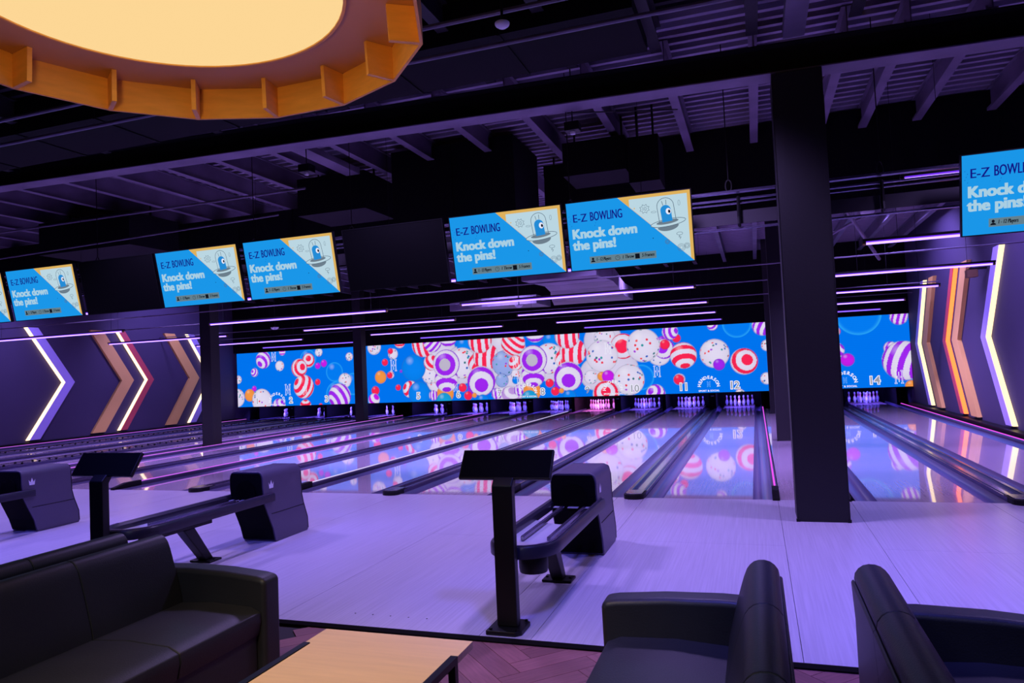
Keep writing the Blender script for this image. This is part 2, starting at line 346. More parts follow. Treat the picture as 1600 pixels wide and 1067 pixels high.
# vertical hanger rods with ring clamps
for k, (x, y, z0, z1, rl_) in enumerate(((-.19, 8.68, 3.66, DECK, 'left of the big column'), (1.41, 8.68, 3.66, DECK, 'right of the big column'), (-2.1, 8.68, 3.66, DECK, 'between the middle pair of monitors'), (-5.25, 8.68, 3.66, DECK, 'left of the middle switched-off monitor'), (-6.9, 8.68, 3.66, DECK, 'above the pair left of centre'), (-9.95, 8.68, 3.66, DECK, 'above the far left monitors'))):
    mb = MB().tube([(x, y, z0+.14), (x, y, z1)], .006, 6)
    mb.tube([(x+.035*math.cos(t*math.pi/6), y, z0+.07+.07*math.sin(t*math.pi/6)) for t in range(12)], .008, 6, closed=True)
    thing(mb, 'hanger_rod', 'black_metal', 'thin black ring-clamp rod '+rl_, 'rod', 'rods holding up the monitor rail')
# projector-like black fixtures on the girder
for k, (x, lab) in enumerate(((-1.95, 'small dark sensor box hanging from the girder right of centre'), (-5.75, 'small dark sensor box hanging from the girder left of centre'))):
    o = thing(MB().box(x-.09, x+.09, 8.3, 8.46, 4.55, 4.66), 'sensor_box', 'black_plastic', lab, 'sensor', bevel=.01)
    MB().lathe([(.035, 0), (.03, -.03), (.001, -.035)], (x, 8.38, 4.549), 12).build('lens', 'white_plastic', o, smooth=True)
    MB().tube([(x, 8.38, 4.66), (x, 8.38, DECK)], .008, 6).build('stem', 'black_metal', o)
for (x, y, z, lab) in ((1.81, 12.5, 3.95-.0, 'round white ceiling detector right of the big column'), (-1.8, 5.4, 4.5, 'small white detector overhead near the wooden ring lamp'), (-6.05, 18.5, 3.45, 'white detector above the middle of the long screen'), (-12.9, 17.0, 3.2, 'white detector left above the long screen')):
    q_ = .55 if y < 6 else 1; mb = MB().lathe([(.0001, -.055*q_), (.06*q_, -.05*q_), (.10*q_, -.02*q_), (.11*q_, 0), (.11*q_, .012)], (x, y, z), 20); o = thing(mb, 'smoke_detector', 'white_plastic', lab, 'detector', smooth=True)
    MB().tube([(x, y, z+.012), (x, y, DECK)], .012, 6).build('stem', 'black_metal', o)

# ------------------------------------------------------------------ columns
def column(x0, x1, y0, d, zt, lab):
    o = thing(MB().box(x0, x1, y0, y0+d, 0.001, zt), 'column', 'column_paint', lab, 'column')
    b = MB(); t = .012
    for (a, c) in ((x0, x0+.012), (x1-.012, x1)): b.box(a-t, c+t, y0-t, y0+.014, 0.001, .03)
    b.build('corner_guard_foot', 'black_metal', o)
    for x in (x0, x1):
        s_ = 1 if x == x1 else -1
        MB().box(min(x, x+s_*.004), max(x, x+s_*.004), y0-.004, y0+.04, .03, zt-.3).build('corner_guard', 'rail_metal' if False else 'column_paint', o)
    return o
column(.318, .812, 7.93, .49, 4.68, 'big black column standing on the approach')
column(.335, .83, 15.59, .49, 4.735, 'black column half hidden behind the big column')
column(.343, .84, 23.4, .49, DECK-.01, 'farthest black column behind the big column')
column(-14.27, -13.93, 15.6, .34, 4.735, 'black column in front of the left end of the long screen')
column(-14.27, -13.93, 23.4, .34, DECK-.01, 'black column splitting the long screen')
# ------------------------------------------------------------------ chevrons on the side walls
def chevron(name, x, s, y0, wd, material, led, lab, th=.09, dm=1.26):
    """x wall plane, s=+1 sticks out towards +x"""
    zb, zm, zt = .17, 1.95, 3.72
    o = empty(name, (x, y0, 0), 0, lab, 'wall light' if led else 'wall decor', 'arrow shapes on the side walls')
    l = .078 if led else 0
    def band(a, b, x0, x1): return [(a, zb), (a+dm, zm), (a, zt), (b, zt), (b+dm, zm), (b, zb)]
    P = band(l, wd, 0, 0); mb = MB(); X0, X1 = s*.001, s*th
    for A in (0, 3):
        pass
    V = [(X0, p[0], p[1]) for p in P]+[(X1, p[0], p[1]) for p in P]
    F = [(0, 1, 4, 5), (1, 2, 3, 4), (6, 11, 10, 7), (7, 10, 9, 8)]+[(i, (i+1) % 6, (i+1) % 6+6, i+6) for i in range(6)]
    MB().add(V, F).build('arrow_face', material, o)
    if led:
        P = band(0, l-.004, 0, 0); X0, X1 = s*.001, s*(th-.01)
        V = [(X0, p[0], p[1]) for p in P]+[(X1, p[0], p[1]) for p in P]
        MB().add(V, F).build('glow_strip', led, o)
    return o
for side, x, s in (('left', XL, 1), ('right', XR, -1)):
    chevron('arrow_light', x, s, 16.2, .42, 'chev_violet', 'led_warm' if s > 0 else 'led_yellow', 'lilac arrow edged with warm light, nearest on the %s wall' % side)
    chevron('wall_arrow', x, s, 18.5, .52, 'chev_tan', None, 'unlit tan arrow next after the nearest one on the %s wall' % side)
    chevron('arrow_light', x, s, 19.58, .36, 'chev_red', 'led_warm' if s > 0 else 'led_orange', 'dark red arrow with a glowing edge on the %s wall' % side)
    chevron('wall_arrow', x, s, 21.75, .52, 'chev_tan', None, 'unlit tan arrow farther down the %s wall' % side)
    chevron('arrow_light', x, s, 22.9, .40, 'chev_violet', 'led_warm' if s > 0 else 'led_yellow', 'lilac arrow edged with warm light, farthest on the %s wall' % side)
for side, x, s in (('left', XL, 1), ('right', XR, -1)):
    tag(MB().box(min(x, x+s*.2), max(x, x+s*.2), YF, YD-.1, -.1, .11).build('trim_2' if s > 0 else 'trim_3', 'black_plastic'), 'black plinth along the foot of the %s wall' % side, kind='structure')

# ------------------------------------------------------------------ lanes
YP = YF+18.29       # head pin
def arc(cx, cz, r, a0, a1, n): return [(cx+r*math.cos(R_(a0+(a1-a0)*i/n)), cz+r*math.sin(R_(a0+(a1-a0)*i/n))) for i in range(n+1)]
gp = arc(0, .0, .112, 180, 360, 8); gp = gp+[(p[0]*1.045, p[1]*1.045-.0) for p in reversed(gp)]
gm = MB().prism(gp, YF, YP+1.2, 'y').mesh('gutter', 'gutter', True)
lm = MB().box(-.529, .529, YF+.001, YP-.6, -.12, 0).mesh('lane_bed', 'lane'); pm = MB().box(-.529, .529, YP-.599, YP+1.3, -.12, 0).mesh('pin_deck', 'pin_deck')
am = MB()
for k in range(-3, 4):
    am.add([(k*.14-.02, YF+4.0+(3-abs(k))*.28, .0006), (k*.14+.02, YF+4.0+(3-abs(k))*.28, .0006), (k*.14, YF+4.16+(3-abs(k))*.28, .0006)], [(0, 1, 2)])
where = {1: 'farthest left lane beside the left wall', 2: 'lane under the screen number two, second from the left wall', 3: 'lane under the screen number three', 4: 'lane just left of the two left columns', 5: 'lane under the screen number five, just right of the left columns',
         6: 'lane under the screen number six', 7: 'lane under the screen number seven', 8: 'lane under the screen number eight', 9: 'lane under the screen number nine', 10: 'lane under the screen number ten', 11: 'lane under the screen number eleven',
         12: 'lane under the screen number twelve, left of the big column', 13: 'lane just right of the big column', 14: 'lane under the screen number fourteen, beside the right wall'}
for n, x in LANES.items():
    t = empty('bowling_lane', (x, 0, 0), 0, 'glossy '+where[n], 'lane', 'bowling lanes')
    inst('lane_bed', lm, t); inst('pin_deck', pm, t); inst('gutter', gm, t, (-.647, 0, 0)); inst('gutter', gm, t, (.647, 0, 0))
# wide dividers with a ball track cover, narrow dividers with a strip
wm = MB(); wm.box(-.115, .115, YF+.05, YP-1.5, -.12, .018); wm = wm.mesh('track_cover', 'cap')
rm = MB().prism([(-.02, -.1), (-.02, .045), (-.012, .055), (.012, .055), (.02, .045), (.02, -.1)], YF+.05, YP-1.5, 'y').mesh('side_rail', 'rail_metal')
em = MB(); e_ = [(0.127*math.cos(R_(a)), YF-.05+.1*math.sin(R_(a))) for a in range(180, 361, 20)]; em.prism(e_+[(.127, YF+.22), (-.127, YF+.22)], .001, .055, 'z'); em = em.mesh('end_cap', 'black_plastic')
ec = MB(); e_ = [(.105*math.cos(R_(a)), YF-.03+.07*math.sin(R_(a))) for a in range(180, 361, 20)]; ec.prism(e_+[(.105, YF+.18), (-.105, YF+.18)], .056, .068, 'z'); ec = ec.mesh('end_plate', 'chrome')
rod = MB().prism([(-.009, -.1), (-.009, .052), (.009, .052), (.009, -.1)], YF+.1, YP-1.5, 'y').mesh('bumper_rail', 'rail_metal')
wl = {-1.55: 'between the lanes numbered eleven and twelve', -5.0: 'between the lanes numbered nine and ten', -8.45: 'between the lanes numbered seven and eight', -11.9: 'between the lanes numbered five and six', -16.05: 'left of the two left columns', -19.5: 'nearest the left wall', 2.66: 'right of the big column'}
for x in ALLW:
    t = empty('ball_track_divider', (x, 0, 0), 0, 'wide low divider with black rounded end '+wl[x], 'divider', 'wide lane dividers')
    inst('track_cover', wm, t); inst('side_rail', rm, t, (-.088, 0, 0)); inst('side_rail', rm, t, (.088, 0, 0)); inst('end_cap', em, t); inst('end_plate', ec, t)
    for sx in (-.119, .119): inst('bumper_rail', rod, t, (sx, 0, -.004))
    if x < -15:
        cl = MB()
        for k in range(40):
            y = YF+1+k*.42
            for sx in (-.11, .11): cl.box(sx-.018, sx+.018, y, y+.03, .049, .085)
            cl.box(-.127, -.119, y, y+.42, .085, .1); cl.box(.119, .127, y, y+.42, .085, .1)
        cl.build('bumper_clips', 'black_plastic', t)['kind'] = 'stuff'
NM = [(-3.275, 'strip_violet', .3, 'narrow dark divider between the lanes numbered ten and eleven', 'rail_metal'), (-6.725, 'strip_shine', 1, 'narrow divider with a white-lilac shine between the lanes numbered eight and nine', None),  # white strip glows to paint the highlight line on its rail
      (-10.175, 'strip_mauve', 1, 'narrow divider with a violet line between the lanes numbered six and seven', None), (-13.62, 'strip_mauve', 1, 'edge strip glowing violet at the right foot of the left columns', None),
      (-14.355, 'strip_violet', 1, 'edge strip glowing violet at the left foot of the left columns', None), (-17.775, 'strip_violet', 1, 'narrow divider between the lanes numbered two and three', 'rail_metal'),
      (-21.3, 'strip_mauve', 1, 'violet edge strip along the foot of the left wall', None), (.14, 'strip_pink', 1, 'bright pink-violet edge strip left of the big column', None), (.915, 'strip_violet', 1, 'dark edge rail right of the big column', 'rail_metal'),
      (4.365, 'strip_pink', 1, 'pink edge strip along the foot of the right wall', None)]
nb = MB().prism([(-.03, -.12), (-.03, .04), (-.02, .06), (.02, .06), (.03, .04), (.03, -.12)], YF+.22, YP-1.5, 'y').mesh('rail', 'divider_black')
ns = MB().box(-.011, .011, YF+.3, YP-1.5, .0601, .072).mesh('glow_strip', 'strip_pink')
ne = MB().prism([(YF-.06, .001), (YF-.05, .03), (YF+.2, .085), (YF+.5, .085), (YF+.5, .001)], -.04, .04, 'x').mesh('end_block', 'black_plastic')
for x, st, _, lab, alt in NM:
    t = empty('narrow_divider', (x, 0, 0), 0, lab, 'divider', 'narrow lane dividers')
    inst('rail', nb, t); inst('end_block', ne, t)
    me = ns.copy(); me.materials.clear(); me.materials.append(MATS[alt or st]); inst('glow_strip' if not alt else 'metal_strip', me, t)
# low dark floor between the edge strips at the columns
tag(MB().box(-14.35, -13.67, YF+.01, YP-1.5, -.12, .003).build('trim_4', 'pin_deck'), 'dark floor strip under the left columns', kind='structure')
tag(MB().box(.185, .885, YF+.01, YP-1.5, -.12, 0).build('trim_5', 'lane'), 'wood floor strip under the right columns', kind='structure')
tag(MB().box(XL, XR, YF+.01, 29.2, -.3, -.125).build('lane_subfloor', 'subfloor'), 'dark subfloor under lanes and gutters', kind='structure')

# kickbacks, pit curtain and pit lamps
kb = MB().box(-.12, .12, YP-.7, YP+1.4, -.12, .68).mesh('pit_partition', 'duct_black'); kn = MB().box(-.06, .06, YP-.7, YP+1.4, -.12, .68).mesh('pit_partition', 'duct_black')
kf = MB().box(-.06, .06, YP-.704, YP-.7, .42, .46).mesh('label_plate', 'rail_metal')
bx = sorted(ALLW)+[-3.275, -6.725, -10.175, -13.66, -14.33, -17.775, -21.3, .17, .9, 4.45]
for x in bx:
    lf = [n_ for n_ in LANES if LANES[n_] < x]; o = inst('pit_partition', kb if x in ALLW else kn, None, (x, 0, 0))
    tag(o, ('black partition at the right of the pins on lane '+WORD[max(lf)]) if lf and x not in (-13.66, .9) else 'black partition at the left of the pins on lane '+('thirteen' if x == .9 else 'one' if not lf else 'five'), 'partition', 'partitions between the pin pits')
    if x in ALLW: inst('label_plate', kf, o)
cv = MB(); n = 160; x0 = XL+.1; dx = (XR-XL-.2)/n
cv.add([(x0+i*dx, 28.75+(.03 if i % 2 else 0), z) for z in (-.1, 1.5) for i in range(n+1)], [(i, i+1, i+n+2, i+n+1) for i in range(n)])
thing(cv, 'pit_curtain', 'duct_black', 'black pleated curtain at the back of the pin pits', 'curtain')
PIT = {n: (.15, .10, 1.0) for n in LANES}; PIT[9] = (.85, .22, .95)
for n, x in LANES.items():
    t = empty('pit_light', (x, YP-.6, .7), 0, 'small ultraviolet bar over the pins of lane '+WORD[n], 'light', 'ultraviolet bars in the pin pits')
    MB().box(-.4, .4, -.03, .03, .0, .04).build('housing', 'black_metal', t); MB().box(-.78, .78, -.015, .015, .005, .03).build('cross_bracket', 'black_metal', t)
    l = lamp('AREA', 'pit_lamp', (x, YP-.6, .69), 60, PIT[n], (R_(40), 0, 0), .8, .05)

# ------------------------------------------------------------------ pins
pp = [(.0, .026), (.015, .028), (.05, .045), (.09, .056), (.115, .0605), (.15, .057), (.19, .045), (.225, .031), (.245, .0245), (.262, .0228), (.275, .0235), (.295, .0265), (.32, .031), (.342, .0322), (.362, .028), (.375, .016), (.381, .003)]
mb = MB()
mb.lathe([(r, z) for z, r in pp], n=14)
k = 14
for i in range(len(mb.f)):
    if i//k in (7, 10): mb.mi[i] = 1
pin = mb.mesh('bowling_pin', ['pin_white', 'pin_red'], True)
PN = [('head pin at the front', 0, 0), ('left pin of the second row', -.1524, .264), ('right pin of the second row', .1524, .264), ('left pin of the third row', -.3048, .528), ('middle pin of the third row', 0, .528), ('right pin of the third row', .3048, .528),
      ('leftmost pin of the back row', -.4572, .792), ('second pin from left, back row', -.1524, .792), ('second pin from right, back row', .1524, .792), ('rightmost pin of the back row', .4572, .792)]
short = {n: ('the pins %s' % w_) for n, w_ in {1: 'on the lane beside the left wall', 2: 'under the screen number two', 3: 'under the screen number three', 4: 'left of the screen-splitting column', 13: 'on the lane right of the big column', 14: 'under the screen number fourteen'}.items()}
for n, x in sorted(LANES.items()):
    for nm, dx, dy in PN:
        o = inst('bowling_pin', pin, None, (x+dx, YP+dy, .001)); tag(o, 'white pin, %s, %s' % (nm, short.get(n, 'the pins under the screen number %s' % WORD[n]).replace('the pins ', '')), 'bowling pin', 'racked pins '+short.get(n, 'the pins under the screen number %s' % WORD[n]).replace('the pins ', ''))

# ------------------------------------------------------------------ the long video screen
PAL = {'w': (214, 206, 236), 'p': (160, 40, 240), 'r': (250, 38, 84), 'm': (200, 30, 235), 'b': (8, 132, 245), 'o': (245, 150, 70), 'y': (25, 160, 220), 'v': (150, 170, 235), 'q': (190, 150, 225)}
PAL = {k: np.array(lin(v)) for k, v in PAL.items()}
SX0, SX1, SZ0, SZ1 = -21.54, 4.71, .605, 2.945
du = .02; nx = int((SX1-SX0)/du)+1; nz = int((SZ1-SZ0)/du)+1
gx = np.linspace(SX0, SX1, nx); gz = np.linspace(SZ0, SZ1, nz)
IMG = np.zeros((nz, nx, 3)); IMG[:] = lin((0, 116, 240))
rng = np.random.RandomState(3)
WHITE = np.array(lin((226, 218, 244))); GREY = np.array(lin((190, 182, 205)))
def ball(t, u, z, r, c, ax, k):
    i0, i1 = np.searchsorted(gx, [u-r-.05, u+r+.05]); j0, j1 = np.searchsorted(gz, [z-r-.05, z+r+.05])
    if i0 >= i1 or j0 >= j1: return
    X, Z = np.meshgrid((gx[i0:i1]-u)/r, (gz[j0:j1]-z)/r); d = np.hypot(X, Z); al = np.clip((1-d)*r/du+.5, 0, 1)[..., None]
    dc = np.minimum(d, .999); N = np.stack([X, Z, np.sqrt(1-dc**2)], -1); base = PAL[c]
    shade = (.80+.2*N[..., 2])[..., None]; cur = IMG[j0:j1, i0:i1]
    if t == 's': colr = np.broadcast_to(base, N.shape)*shade
    elif t == 'g':
        rim = np.clip((d-.8)/.2, 0, 1)[..., None]**2; colr = cur*(1-.45)+PAL['b']*.45; colr = colr*(1-rim*.6)+np.array(lin((60, 200, 255)))*rim*.6
    elif t == 'c':
        a = np.array(ax, float); a /= np.linalg.norm(a); lat = np.arccos(np.clip(N@a, -1, 1))/math.pi*k*1.35
        b_ = (np.floor(lat).astype(int) % 2); fr = np.abs(lat-np.round(lat))
        colr = np.where(b_[..., None] == (0 if a[2] > .9 and t == 'x' else 0), WHITE*.92 if ax == (-.12, -.05, .99) else base, WHITE)*shade
        if ax == (-.12, -.05, .99):
            colr = np.where((b_ == 0)[..., None], np.where((lat < 1)[..., None], GREY, WHITE), base)*shade
    else:
        colr = np.broadcast_to(WHITE if c == 'w' else PAL[c], N.shape)*shade
        rs = np.random.RandomState(int(k)+5); dots = [(35, 150, 160), (30, 90, 190), (165, 50, 215), (235, 45, 70), (25, 110, 120), (240, 60, 60)]
        for q in range(26 if r > .3 else 14):
            v = rs.normal(size=3); v[2] = abs(v[2]); v /= np.linalg.norm(v); s_ = max(.03, .085*r)/r
            dd = np.linalg.norm(N-v, axis=-1); m_ = np.clip((s_-dd)/.1/(.1+0*dd)*.6, 0, 1)[..., None]
            colr = colr*(1-m_)+np.array(lin(dots[q % 6]))*m_
    hl = np.clip(1-np.hypot(X+.3, Z-.55)/.35, 0, 1)[..., None]*.25
    colr = colr*(1-hl)+hl; edge = np.clip(1-np.abs(d-1+.6*du/r)*r/.016, 0, 1)[..., None]*(.35 if t != 'g' else 0)
    colr = colr*(1-edge)+np.array(lin((70, 50, 120)))*edge
    IMG[j0:j1, i0:i1] = cur*(1-al)+colr*al
BALLS = """c,-20.15,2.62,0.38,p,-0.5 -0.5 0.7,6
c,-20.62,2.09,0.19,p,-0.6 0.3 0.74,6
c,-19.16,2.92,0.16,m,0 1 0.2,5
d,-19.31,2.32,0.22,w,,1
d,-17.34,2.81,0.18,w,,2
g,-17.87,2.55,0.39,b,,0
c,-17.86,2.49,0.3,r,0 0.3 0.95,5
c,-18.33,2.19,0.39,r,0.45 0.1 0.88,6
s,-17.11,2.33,0.15,m,,0
s,-17.41,2.24,0.13,m,,0
d,-15.88,2.55,0.17,w,,3
g,-16.61,1.95,0.4,b,,0
g,-15.74,1.42,0.45,b,,0
d,-16.12,1.58,0.3,w,,4
c,-18.13,1.39,0.5,r,-0.75 0.45 0.5,7
s,-17.44,1.56,0.13,r,,0
g,-16.52,1.03,0.52,b,,0
c,-16.4,0.93,0.53,p,-0.75 -0.5 0.43,7
d,-21.49,1.81,0.18,w,,5
d,-21.58,1.01,0.4,w,,6
s,-20.66,1.39,0.12,m,,0
s,-20.9,1.11,0.27,o,,0
d,-20.28,0.86,0.51,w,,7
c,-19.41,0.58,0.34,p,0.6 0.5 0.6,6
c,-18.07,0.57,0.28,r,0 0.9 0.4,6
s,-17.33,0.58,0.09,r,,0
s,-11.75,2.55,0.66,w,,0
s,-10.88,1.98,0.75,w,,0
s,-9.86,1.87,0.84,w,,0
d,-11.87,1.43,0.53,w,,20
s,-9.03,2.41,0.83,w,,0
s,-8.94,1.44,0.74,w,,0
s,-7.28,1.91,0.72,w,,0
s,-5.24,2.61,0.71,w,,0
s,-5.55,1.42,0.61,w,,0
s,-4.68,1.51,0.7,w,,0
d,-14.7,2.88,0.31,w,,8
c,-13.53,3.02,0.24,r,0 0.9 0.4,6
d,-13.85,2.56,0.22,w,,9
s,-13.96,2.68,0.12,r,,0
s,-14.23,2.24,0.14,r,,0
s,-14.45,1.65,0.26,o,,0
d,-13.98,1.72,0.15,w,,10
s,-14.03,1.71,0.13,r,,0
s,-14.71,1.11,0.18,r,,0
c,-14.79,0.74,0.26,m,0.5 0.5 0.7,4
s,-13.67,1.2,0.12,r,,0
d,-12.23,1.65,0.36,w,,11
c,-12.47,2.89,0.52,r,1 0.15 0.2,8
c,-12.08,2.94,0.4,p,-0.7 0.65 0.2,8
s,-13.51,1.85,0.06,p,,0
s,-12.95,1.96,0.53,b,,0
c,-13.12,1.11,0.34,r,-0.8 0.35 0.5,6
s,-12.74,0.93,0.48,b,,0
c,-12.17,2.14,0.32,r,0.5 0.5 0.7,5
c,-12.12,0.84,0.2,p,1 0 0.1,7
s,-11.61,0.89,0.36,o,,0
s,-11.67,0.6,0.33,y,,0
c,-11.4,3.1,0.38,p,0 0.9 0.42,5
s,-10.73,2.73,0.31,b,,0
d,-10.84,2.05,0.61,w,,12
c,-10.17,2.02,0.42,r,0.6 -0.65 0.45,5
c,-9.84,2.26,0.53,r,0.97 -0.1 0.2,7
c,-10.06,2.89,0.49,r,0.98 0 0.15,7
c,-11.54,1.45,0.5,p,0 -0.85 0.5,6
c,-11.52,2.05,0.57,p,-0.12 -0.05 0.99,5.3
s,-10.42,1.05,0.23,p,,0
c,-10.07,1.33,0.58,p,0 -0.32 0.95,4.6
s,-10.86,1.1,0.17,r,,0
s,-10.64,0.78,0.17,r,,0
s,-10.38,0.79,0.1,o,,0
s,-10.04,0.55,0.26,b,,0
d,-9.1,1.96,0.5,v,,13
d,-9.22,1.32,0.27,v,,14
c,-8.91,0.64,0.45,q,0.2 0.6 0.7,6
c,-8.71,2.71,0.48,r,0.6 0.7 0.3,9
c,-8.64,1.97,0.29,r,-0.5 0.5 0.7,5
d,-8.66,1.53,0.19,w,,15
c,-9.45,0.82,0.22,p,1 0.1 0.1,6
c,-8.54,0.92,0.22,p,1 0.1 0.1,6
s,-8.03,0.87,0.35,o,,0
s,-8.14,0.59,0.32,y,,0
s,-8.67,1.3,0.14,b,,0
c,-7.82,3.07,0.37,p,0 0.9 0.42,5
s,-7.21,2.72,0.3,b,,0
d,-7.31,2.06,0.58,w,,12
c,-6.69,2.03,0.4,r,0.6 -0.65 0.45,5
c,-6.39,2.27,0.51,r,0.97 -0.1 0.2,7
c,-6.58,2.87,0.47,r,0.98 0 0.15,7
c,-7.96,1.49,0.47,p,0 -0.85 0.5,6
c,-7.93,2.06,0.54,p,-0.12 -0.05 0.99,5.3
s,-6.93,1.1,0.22,p,,0
c,-6.6,1.37,0.55,p,0 -0.32 0.95,4.6
s,-7.33,1.15,0.16,r,,0
s,-7.13,0.84,0.16,r,,0
s,-6.89,0.85,0.1,o,,0
s,-6.58,0.62,0.25,b,,0
d,-5.17,2.73,0.4,w,,30
c,-4.51,2.38,0.46,r,-0.12 0 0.99,4
d,-5.3,2.06,0.59,w,,16
d,-5.75,1.31,0.26,w,,17
s,-5.34,1.32,0.17,o,,0
s,-5.11,1.31,0.23,m,,0
g,-3.91,1.23,0.45,b,,0
d,-4.36,1.16,0.56,w,,18
c,-5.22,0.67,0.49,r,0 0.2 0.97,6
d,-3.24,2.04,0.42,w,,19
s,-3.1,2.46,0.21,p,,0
c,-3.05,2.21,0.36,p,-0.2 0.1 0.97,4
s,-3.02,2.36,0.18,r,,0
s,-2.61,2.56,0.15,r,,0
c,-2.82,2.8,0.28,p,0.8 0.1 0.6,6
d,-3.79,2.37,0.6,w,,21
c,-3.43,0.62,0.34,p,-0.5 0.3 0.7,6
d,-1.34,1.96,0.5,w,,22
s,-1.21,1.57,0.2,p,,0
c,-2.4,1.94,0.46,r,0.1 -0.85 0.52,6
c,-0.38,1.64,0.45,r,0.25 0.12 0.95,5.2
d,-2.58,1.11,0.2,w,,23
s,-2.6,1.1,0.18,r,,0
c,-1.36,2.94,0.18,p,-0.4 0.5 0.7,5
g,-0.55,2.95,0.48,b,,0
c,0.29,2.84,0.35,p,0.8 -0.45 0.3,7
d,0.39,2.15,0.19,w,,24
d,0.32,1.03,0.2,w,,25
d,-0.57,0.54,0.16,w,,26
g,3.25,3.03,0.69,b,,0
c,2.54,2.49,0.15,r,1 0 0,4
c,2.53,1.87,0.25,p,0.8 0.5 0.3,5
s,2.85,1.54,0.21,m,,0
c,4.43,2.87,0.27,p,1 -0.3 0.1,7
c,4.13,1.87,0.2,p,0.8 -0.3 0.4,6
c,4.49,1.44,0.63,p,0.88 -0.32 0.33,8
s,4.67,0.62,0.19,o,,0"""
for ln in BALLS.strip().split('\n'):
    t, u, z, r, c, ax, k = ln.split(','); ball(t, float(u), float(z), float(r), c, tuple(float(v) for v in ax.split()) if ax else 0, float(k))
IMG *= (1-.05*(np.arange(nz) % 3 == 0))[:, None, None]
vs = empty('video_screen', (0, YD, 0), 0, 'long video screen above the pins showing candy-striped balls on blue', 'screen')
me = bpy.data.meshes.new('display'); V = np.zeros((nz*nx, 3)); V[:, 0] = np.tile(gx, nz); V[:, 2] = np.repeat(gz, nx)
I = (np.arange(nz-1)[:, None]*nx+np.arange(nx-1)[None]).ravel(); F = np.stack([I, I+1, I+nx+1, I+nx], 1)
me.vertices.add(len(V)); me.vertices.foreach_set('co', V.ravel()); me.loops.add(F.size); me.loops.foreach_set('vertex_index', F.ravel().astype(np.int32))
me.polygons.add(len(F)); me.polygons.foreach_set('loop_start', (np.arange(len(F))*4).astype(np.int32)); me.polygons.foreach_set('loop_total', np.full(len(F), 4, np.int32)); me.update()
at = me.color_attributes.new('picture', 'FLOAT_COLOR', 'POINT'); at.data.foreach_set('color', np.concatenate([IMG.reshape(-1, 3), np.ones((nz*nx, 1))], 1).ravel().astype(np.float32))
M = emis('video_picture', (1, 1, 1), 1.0); nt = M.node_tree; a_ = nt.nodes.new('ShaderNodeVertexColor'); a_.layer_name = 'picture'; nt.links.new(a_.outputs[0], nt.nodes['Emission'].inputs[0])
me.materials.append(M); inst('display', me, vs)
MB().box(SX0-.02, SX1, .004, .12, SZ0-.03, SZ1+.02).build('backing_cabinet', 'black_metal', vs)
emis('print_white', lin((235, 235, 250))); emis('print_grey', lin((150, 150, 165)), 1); emis('print_cyan', lin((120, 190, 250)))
for n, u in [(1, -20.51), (2, -18.79), (3, -17.03), (4, -15.2), (5, -12.78), (6, -11.05), (7, -9.33), (8, -7.62), (9, -5.9), (10, -4.18), (11, -2.45), (12, -.74), (13, 1.86), (14, 3.6)]:
    text_obj(str(n), .36, 'print_white', 'lane_number', vs, (u, -.006, .72), align='CENTER', bold=.028)
    text_obj(str(n), .36, 'print_grey', 'lane_number_core', vs, (u, -.012, .72), align='CENTER', bold=.002)
def letters_h(u, z, h):
    mb = MB(); a = h*.42; t_ = h*.09
    def fr(x0, x1, z0, z1):
        w_ = h*.05
        for b in ((x0, x1, z0, z0+w_), (x0, x1, z1-w_, z1), (x0, x0+w_, z0, z1), (x1-w_, x1, z0, z1)): mb.box(b[0], b[1], -.008, -.006, b[2], b[3])
    for s_ in (-1, 1):
        c = s_*a; fr(c-t_, c+t_, -h*.85, h*.85); fr(c-t_*2, c+t_*2, h*.8, h); fr(c-t_*2, c+t_*2, -h, -h*.8)
    fr(-a+t_, a-t_, -h*.12, h*.12); fr(-t_*.6, t_*.6, h*.2, h*.75); fr(-t_*.6, t_*.6, -h*.75, -h*.2)
    o = mb.build('letter_emblem', 'print_cyan' if h < .15 else 'print_white', vs); o.location = (u, 0, z)
for u, z, h in [(-19.6, 2.72, .2), (-18.93, 1.29, .24), (-18.07, 1.22, .18), (-13.84, 2.1, .24), (-11.16, 1.11, .16), (-8.63, 1.97, .22), (-8.51, 1.2, .19), (-6.96, 1.97, .22), (-5.07, 2.33, .21), (-3.34, 1.42, .21), (-1.59, .9, .1), (4.32, .92, .22), (2.74, .87, .1)]: letters_h(u, z, h)
lt = {c: text_mesh(c, .15, bold=.006, align='CENTER') for c in 'HENDRSO'}
for v in lt.values(): v.materials.clear(); v.materials.append(MATS['print_white'])
sp = text_mesh('SPORT & SOCIAL', .085, bold=.003, align='CENTER', spacing=1.1); sp.materials.clear(); sp.materials.append(MATS['print_white'])
for u, z, r in [(-1.59, .82, .27), (2.74, .8, .27), (-19.5, .76, .33), (-8.2, .8, .27), (-4.95, .8, .27)]:
    for i, c in enumerate('HENDERSON'):
        a = R_(172-i*164/8); o = inst('arched_letter', lt[c], vs, (u+r*math.cos(a), -.01, z+r*math.sin(a))); o.rotation_euler = (R_(90), -(a-math.pi/2), 0)
    o = inst('lettering', sp, vs, (u, -.01, .645)); o.rotation_euler = (R_(90), 0, 0)

